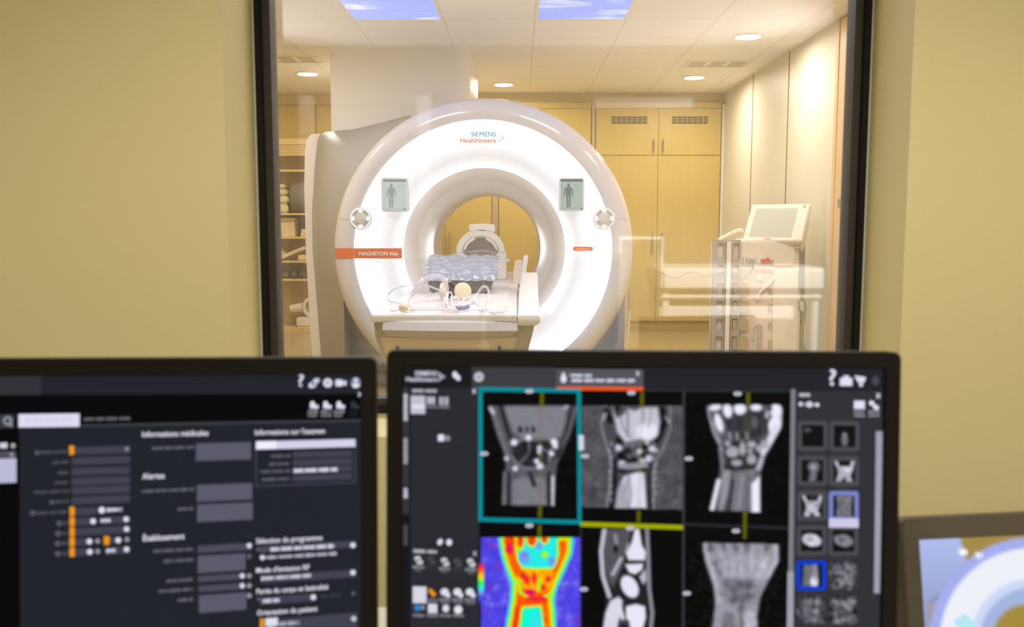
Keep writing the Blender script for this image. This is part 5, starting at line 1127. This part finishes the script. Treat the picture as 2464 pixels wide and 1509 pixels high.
# thumbnails
def thumb(r, k, cx, cy):
    full = (r >= 4 and (r, k) != (4, 0)); w = 34 if full else 26
    pc = Pic(cx-w, cx+w, cy-w, cy+w, 2.6, .25 if full else .06)
    if (r, k) == (0, 0): pc.ell(cx-13, cy-14, 9, 5, .34, 5)
    elif (r, k) == (0, 1): pc.ell(cx, cy+8, 8, 17, .46, 7); pc.ell(cx, cy-4, 4, 4, .6, 4)
    elif (r, k) == (1, 0): pc.ell(cx+3, cy-10, 15, 13, .46, 9); pc.poly([(cx-10, cy+26), (cx-4, cy-4), (cx+12, cy), (cx+8, cy+26)], .46, 8); pc.ell(cx+2, cy-9, 6, 6, .66, 6)
    elif (r, k) in ((1, 1), (2, 0)):
        pc.poly([(cx-26, cy-26), (cx-16, cy-26), (cx-12, cy-12), (cx+12, cy-12), (cx+18, cy-26), (cx+26, cy-26), (cx+20, cy), (cx+14, cy+8), (cx+20, cy+26), (cx+6, cy+26), (cx, cy+14), (cx-6, cy+26), (cx-20, cy+26), (cx-14, cy+4), (cx-18, cy-10)], .74, 5); pc.noise(.09, 2.5)
    elif (r, k) == (2, 1): pc.poly([(cx-22, cy-26), (cx+24, cy-26), (cx+18, cy), (cx+20, cy+26), (cx-20, cy+26), (cx-16, cy)], .46, 6); pc.noise(.07, 2)
    elif r == 3: pc.ell(cx, cy-1, 24, 15, .82 if k == 0 else .5, 5, .22); pc.ell(cx-6, cy-3, 8, 4, .6 if k == 0 else .36, 5); pc.noise(.06, 2)
    elif (r, k) == (4, 0): pc.poly([(cx-19, cy-26), (cx+14, cy-26), (cx+18, cy+4), (cx+16, cy+26), (cx-22, cy+26), (cx-20, cy)], .45, 5); pc.ell(cx+7, cy+14, 9, 15, .92, 5); pc.ell(cx+9, cy-8, 6, 20, .62, 6); pc.noise(.05, 2)
    else: pc.poly([(cx-30, cy-28), (cx+30, cy-28), (cx+22, cy), (cx+28, cy+30), (cx-24, cy+30), (cx-18, cy)], .42, 9); pc.noise(.13, 2.6)
    pc.V = np.clip(pc.V, .03, 1); picture(pc, 'thumbnail', gcol(pc.V), 6.5)
for a in TH: thumb(*a)

# ---------- third screen at the right edge
ST = Screen((2168, 1250), 1.06, .0669, -.17, -.0235)
s_ = 1.06
m3 = monitor('display_screen', 'grey framed display at far right showing a scanner picture', ST, 0, .42*s_, -.185*s_, 0, .0205*s_, .0243*s_, M['monitor_taupe'], 0)
A = Art(ST, lambda y: 0, -.006)
pc = Pic(2195, 2980, 1250, 1830, 6.5, (.62, .68, .90))
CX, CY2 = 2492, 1545
pc.V[...] = np.array([.70, .76, .95]); pc.V *= (1-.16*np.clip((pc.Y-1300)/200, 0, 1))[..., None]
pc.poly([(2302, 1240), (2990, 1240), (2990, 1560), (2490, 1540), (2330, 1345)], (.66, .56, .30), 8)
pc.line([(2330, 1380), (2280, 1430), (2246, 1452)], 10, (.52, .57, .74), 12); pc.poly([(2236, 1455), (2262, 1448), (2256, 1530), (2240, 1530)], (.66, .62, .66), 8)
pc.ell(CX, CY2, 250, 250, (.66, .70, .95), 8); pc.ell(CX, CY2, 224, 224, (.955, .965, .995), 9); pc.ell(CX, CY2, 150, 150, (.82, .87, .99), 12); pc.ell(CX, CY2, 128, 128, (.66, .73, .90), 9); pc.ell(CX-20, CY2+2, 78, 88, (.66, .56, .24), 12)
pc.ell(2324, 1331, 11, 9, (1, 1, .98), 6); pc.ell(2362, 1339, 10, 8, (.92, .94, 1), 7); pc.poly([(2302, 1496), (2328, 1480), (2352, 1500), (2350, 1520), (2310, 1520)], (.72, .93, .97), 6)
pc.ell(CX+180, CY2-230, 12, 9, (1, 1, .98), 6)
b = MB(); uvs = []
def inside(x, y):
    u, v = ST.uv(x, y); return ST.w(min(max(u, .018*s_), .402*s_), min(max(v, -.167*s_), -.022*s_), -.006)
pc.mesh(b, inside, srgb2lin(pc.V)*.95); b.build('screen', M['screen'], m3, picture=True)

# ------------------------------------------------------------------ control room things seen only as reflections in the window glass
def mir(px, py, Yv):    # place where a thing must stand so that the glass mirrors it at this spot
    p = at(px, py, Yv); return Vector((p.x, 2*(WY+.02)-Yv, p.z))
YV = 6.0
a, c = mir(1592, 645, YV), mir(1990, 700, YV)
br = thing('treatment_couch', 'white couch with raised rail mirrored in the window glass', 'couch', ((a.x+c.x)/2, a.y-.3, CFL))
MB().box(a.x, c.x, a.y-.7, a.y, c.z, a.z).build('mattress', M['room_white'], br, .02)
z1, z2 = mir(1700, 728, YV).z, mir(1700, 772, YV).z
MB().box(a.x, c.x-.02, a.y-.68, a.y-.02, z1+.02, c.z-.03).build('frame', M['room_white'], br, .01)
MB().box(a.x, c.x-.2, a.y-.6, a.y-.05, z2, z1-.03).build('lower_shelf', M['room_white'], br, .01)
for x in (a.x+.04, c.x-.06):
    for y in (a.y-.6, a.y-.06): MB().box(x-.02, x+.02, y-.02, y+.02, CFL, c.z).build('leg', M['room_white'], br)
r0, r1 = mir(1492, 574, YV), mir(1592, 574, YV); zl = mir(1490, 610, YV).z
MB().tube([(r0.x, r0.y, zl), (r0.x, r0.y, r0.z), (r1.x, r1.y, r0.z), (r1.x, r1.y, a.z-.02)], .017, smooth=False).build('hand_rail', M['room_white'], br)
# white door frame and blind box on the rear wall
YB = 2*(WY+.02)+3.19
p0, p1 = mir(1005, 232, YB), mir(1040, 640, YB)
dr = thing('door_2', 'white door in the rear wall of the control room', 'door', (p0.x-.4, -3.18, CFL), kind='structure')
MB().box(p0.x, p1.x, -3.2, -3.14, CFL, p0.z).build('door_frame', M['room_white'], dr); MB().box(p0.x-1.0, p0.x-.88, -3.2, -3.14, CFL, p0.z).build('door_frame', M['room_white'], dr)
MB().box(p0.x-.88, p0.x, -3.2, -3.17, CFL, p0.z-.1).build('door_leaf', M['control_other'], dr)
q0, q1 = mir(1425, 240, YB), mir(1660, 264, YB)
tag(MB().box(q0.x, q1.x, -3.2, -3.05, q1.z, q0.z).build('blind_box', M['room_white'], None, .01), 'long white blind box mirrored above the cupboards', 'blind')

# ------------------------------------------------------------------ control room lamps, added out of view
def added_ceiling_lamp(x, y, lb, k=1):
    t = thing('added_ceiling_lamp', lb, 'ceiling lamp', (x, y, 2.62), 'added control room ceiling lamps')
    MB().ringprism(rect(x-.31, x+.31, y-.31, y+.31), rect(x-.29, x+.29, y-.29, y+.29), 2.605, 2.62, 'xy').build('lamp_frame', M['room_white'], t)
    MB().box(x-.29, x+.29, y-.29, y+.29, 2.610, 2.6195).build('diffuser', M['room_fill'], t)
for x, lb in ((-.22, 'added unseen ceiling lamp left of the camera'), (.62, 'added unseen ceiling lamp right of the camera')):
    added_ceiling_lamp(x, .3, lb)
    l_ = bpy.data.lights.new('wall_fill_light', 'SPOT'); l_.energy = 112; l_.spot_size = math.radians(144); l_.spot_blend = .45; l_.shadow_soft_size = .2; l_.color = (1, .92, .76)  # added spot, shaped to grade the brightness of the front wall
    o_ = bpy.data.objects.new('wall_fill_light', l_); COL.objects.link(o_); o_.location = (x, .3, 2.60)
sp_ = thing('added_spotlight', 'added unseen spotlight brightening the mirrored couch', 'spotlight', (1.5, .1, 2.62))
MB().cyl((1.5, .1, 2.62), (1.5, .1, 2.56), .05).build('mount', M['room_white'], sp_)
dv = (Vector((1.35, -1.5, .72))-Vector((1.5, .1, 2.52))).normalized(); s0 = Vector((1.5, .1, 2.54)); MB().cyl(s0-dv*.04, s0+dv*.08, .045, r2=.055).build('lamp_head', M['room_white'], sp_)
ld = bpy.data.lights.new('couch_fill', 'SPOT'); ld.energy = 1150; ld.spot_size = math.radians(58); ld.spot_blend = .5; ld.shadow_soft_size = .05; ld.color = (1, .96, .9)  # added light that brightens the couch for its reflection
lo = bpy.data.objects.new('couch_fill', ld); COL.objects.link(lo); lo.location = s0+dv*.10; lo.rotation_euler = dv.to_track_quat('-Z', 'Y').to_euler(); lo.parent = None

for x, sd, lb in ((-2.72, 1, 'added unseen uplighter in the rear left corner of the control room'), (2.72, -1, 'added unseen uplighter in the rear right corner of the control room')):
    y = -2.35; t = thing('added_floor_lamp', lb, 'floor lamp', (x, y, CFL), 'added control room uplighters')
    MB().lathe([(.0001, 0), (.13, 0), (.13, .02), (.02, .03)], (x, y, CFL), 'z', 32).build('base', M['monitor_taupe'], t)
    MB().cyl((x, y, CFL+.02), (x, y, 1.42), .012).build('pole', M['monitor_taupe'], t)
    MB().lathe([(.02, 0), (.10, .03), (.15, .10), (.147, .10), (.095, .036), (.0001, .012)], (x, y, 1.41), 'z', 32).build('bowl_shade', M['monitor_taupe'], t)
    l_ = bpy.data.lights.new('fill_uplight', 'SPOT'); l_.energy = 430; l_.spot_size = math.radians(86); l_.spot_blend = .8; l_.shadow_soft_size = .05; l_.color = (1, .95, .94)  # added light that brightens the control ceiling for its reflection
    o_ = bpy.data.objects.new('fill_uplight', l_); COL.objects.link(o_); o_.location = (x, y, 1.53); o_.rotation_euler = Vector((sd*1.75, .1, 1.0)).to_track_quat('-Z', 'Y').to_euler()

# ------------------------------------------------------------------ world and render settings
wd = bpy.data.worlds.new('world'); SC.world = wd; wd.use_nodes = True
wd.node_tree.nodes['Background'].inputs[0].default_value = (.9, .85, .75, 1); wd.node_tree.nodes['Background'].inputs[1].default_value = .02
SC.view_settings.view_transform = 'Standard'; SC.view_settings.look = 'None'; SC.view_settings.gamma = 1; SC.view_settings.exposure = 0.0
SC.view_settings.use_curve_mapping = False
SC.cycles.max_bounces = 10; SC.cycles.diffuse_bounces = 5; SC.cycles.glossy_bounces = 4; SC.cycles.transparent_max_bounces = 16
SC.cycles.sample_clamp_indirect = 6; SC.cycles.use_denoising = True; SC.cycles.caustics_reflective = False; SC.cycles.caustics_refractive = False
for o in bpy.data.objects:
    if '_org' in o: del o['_org']
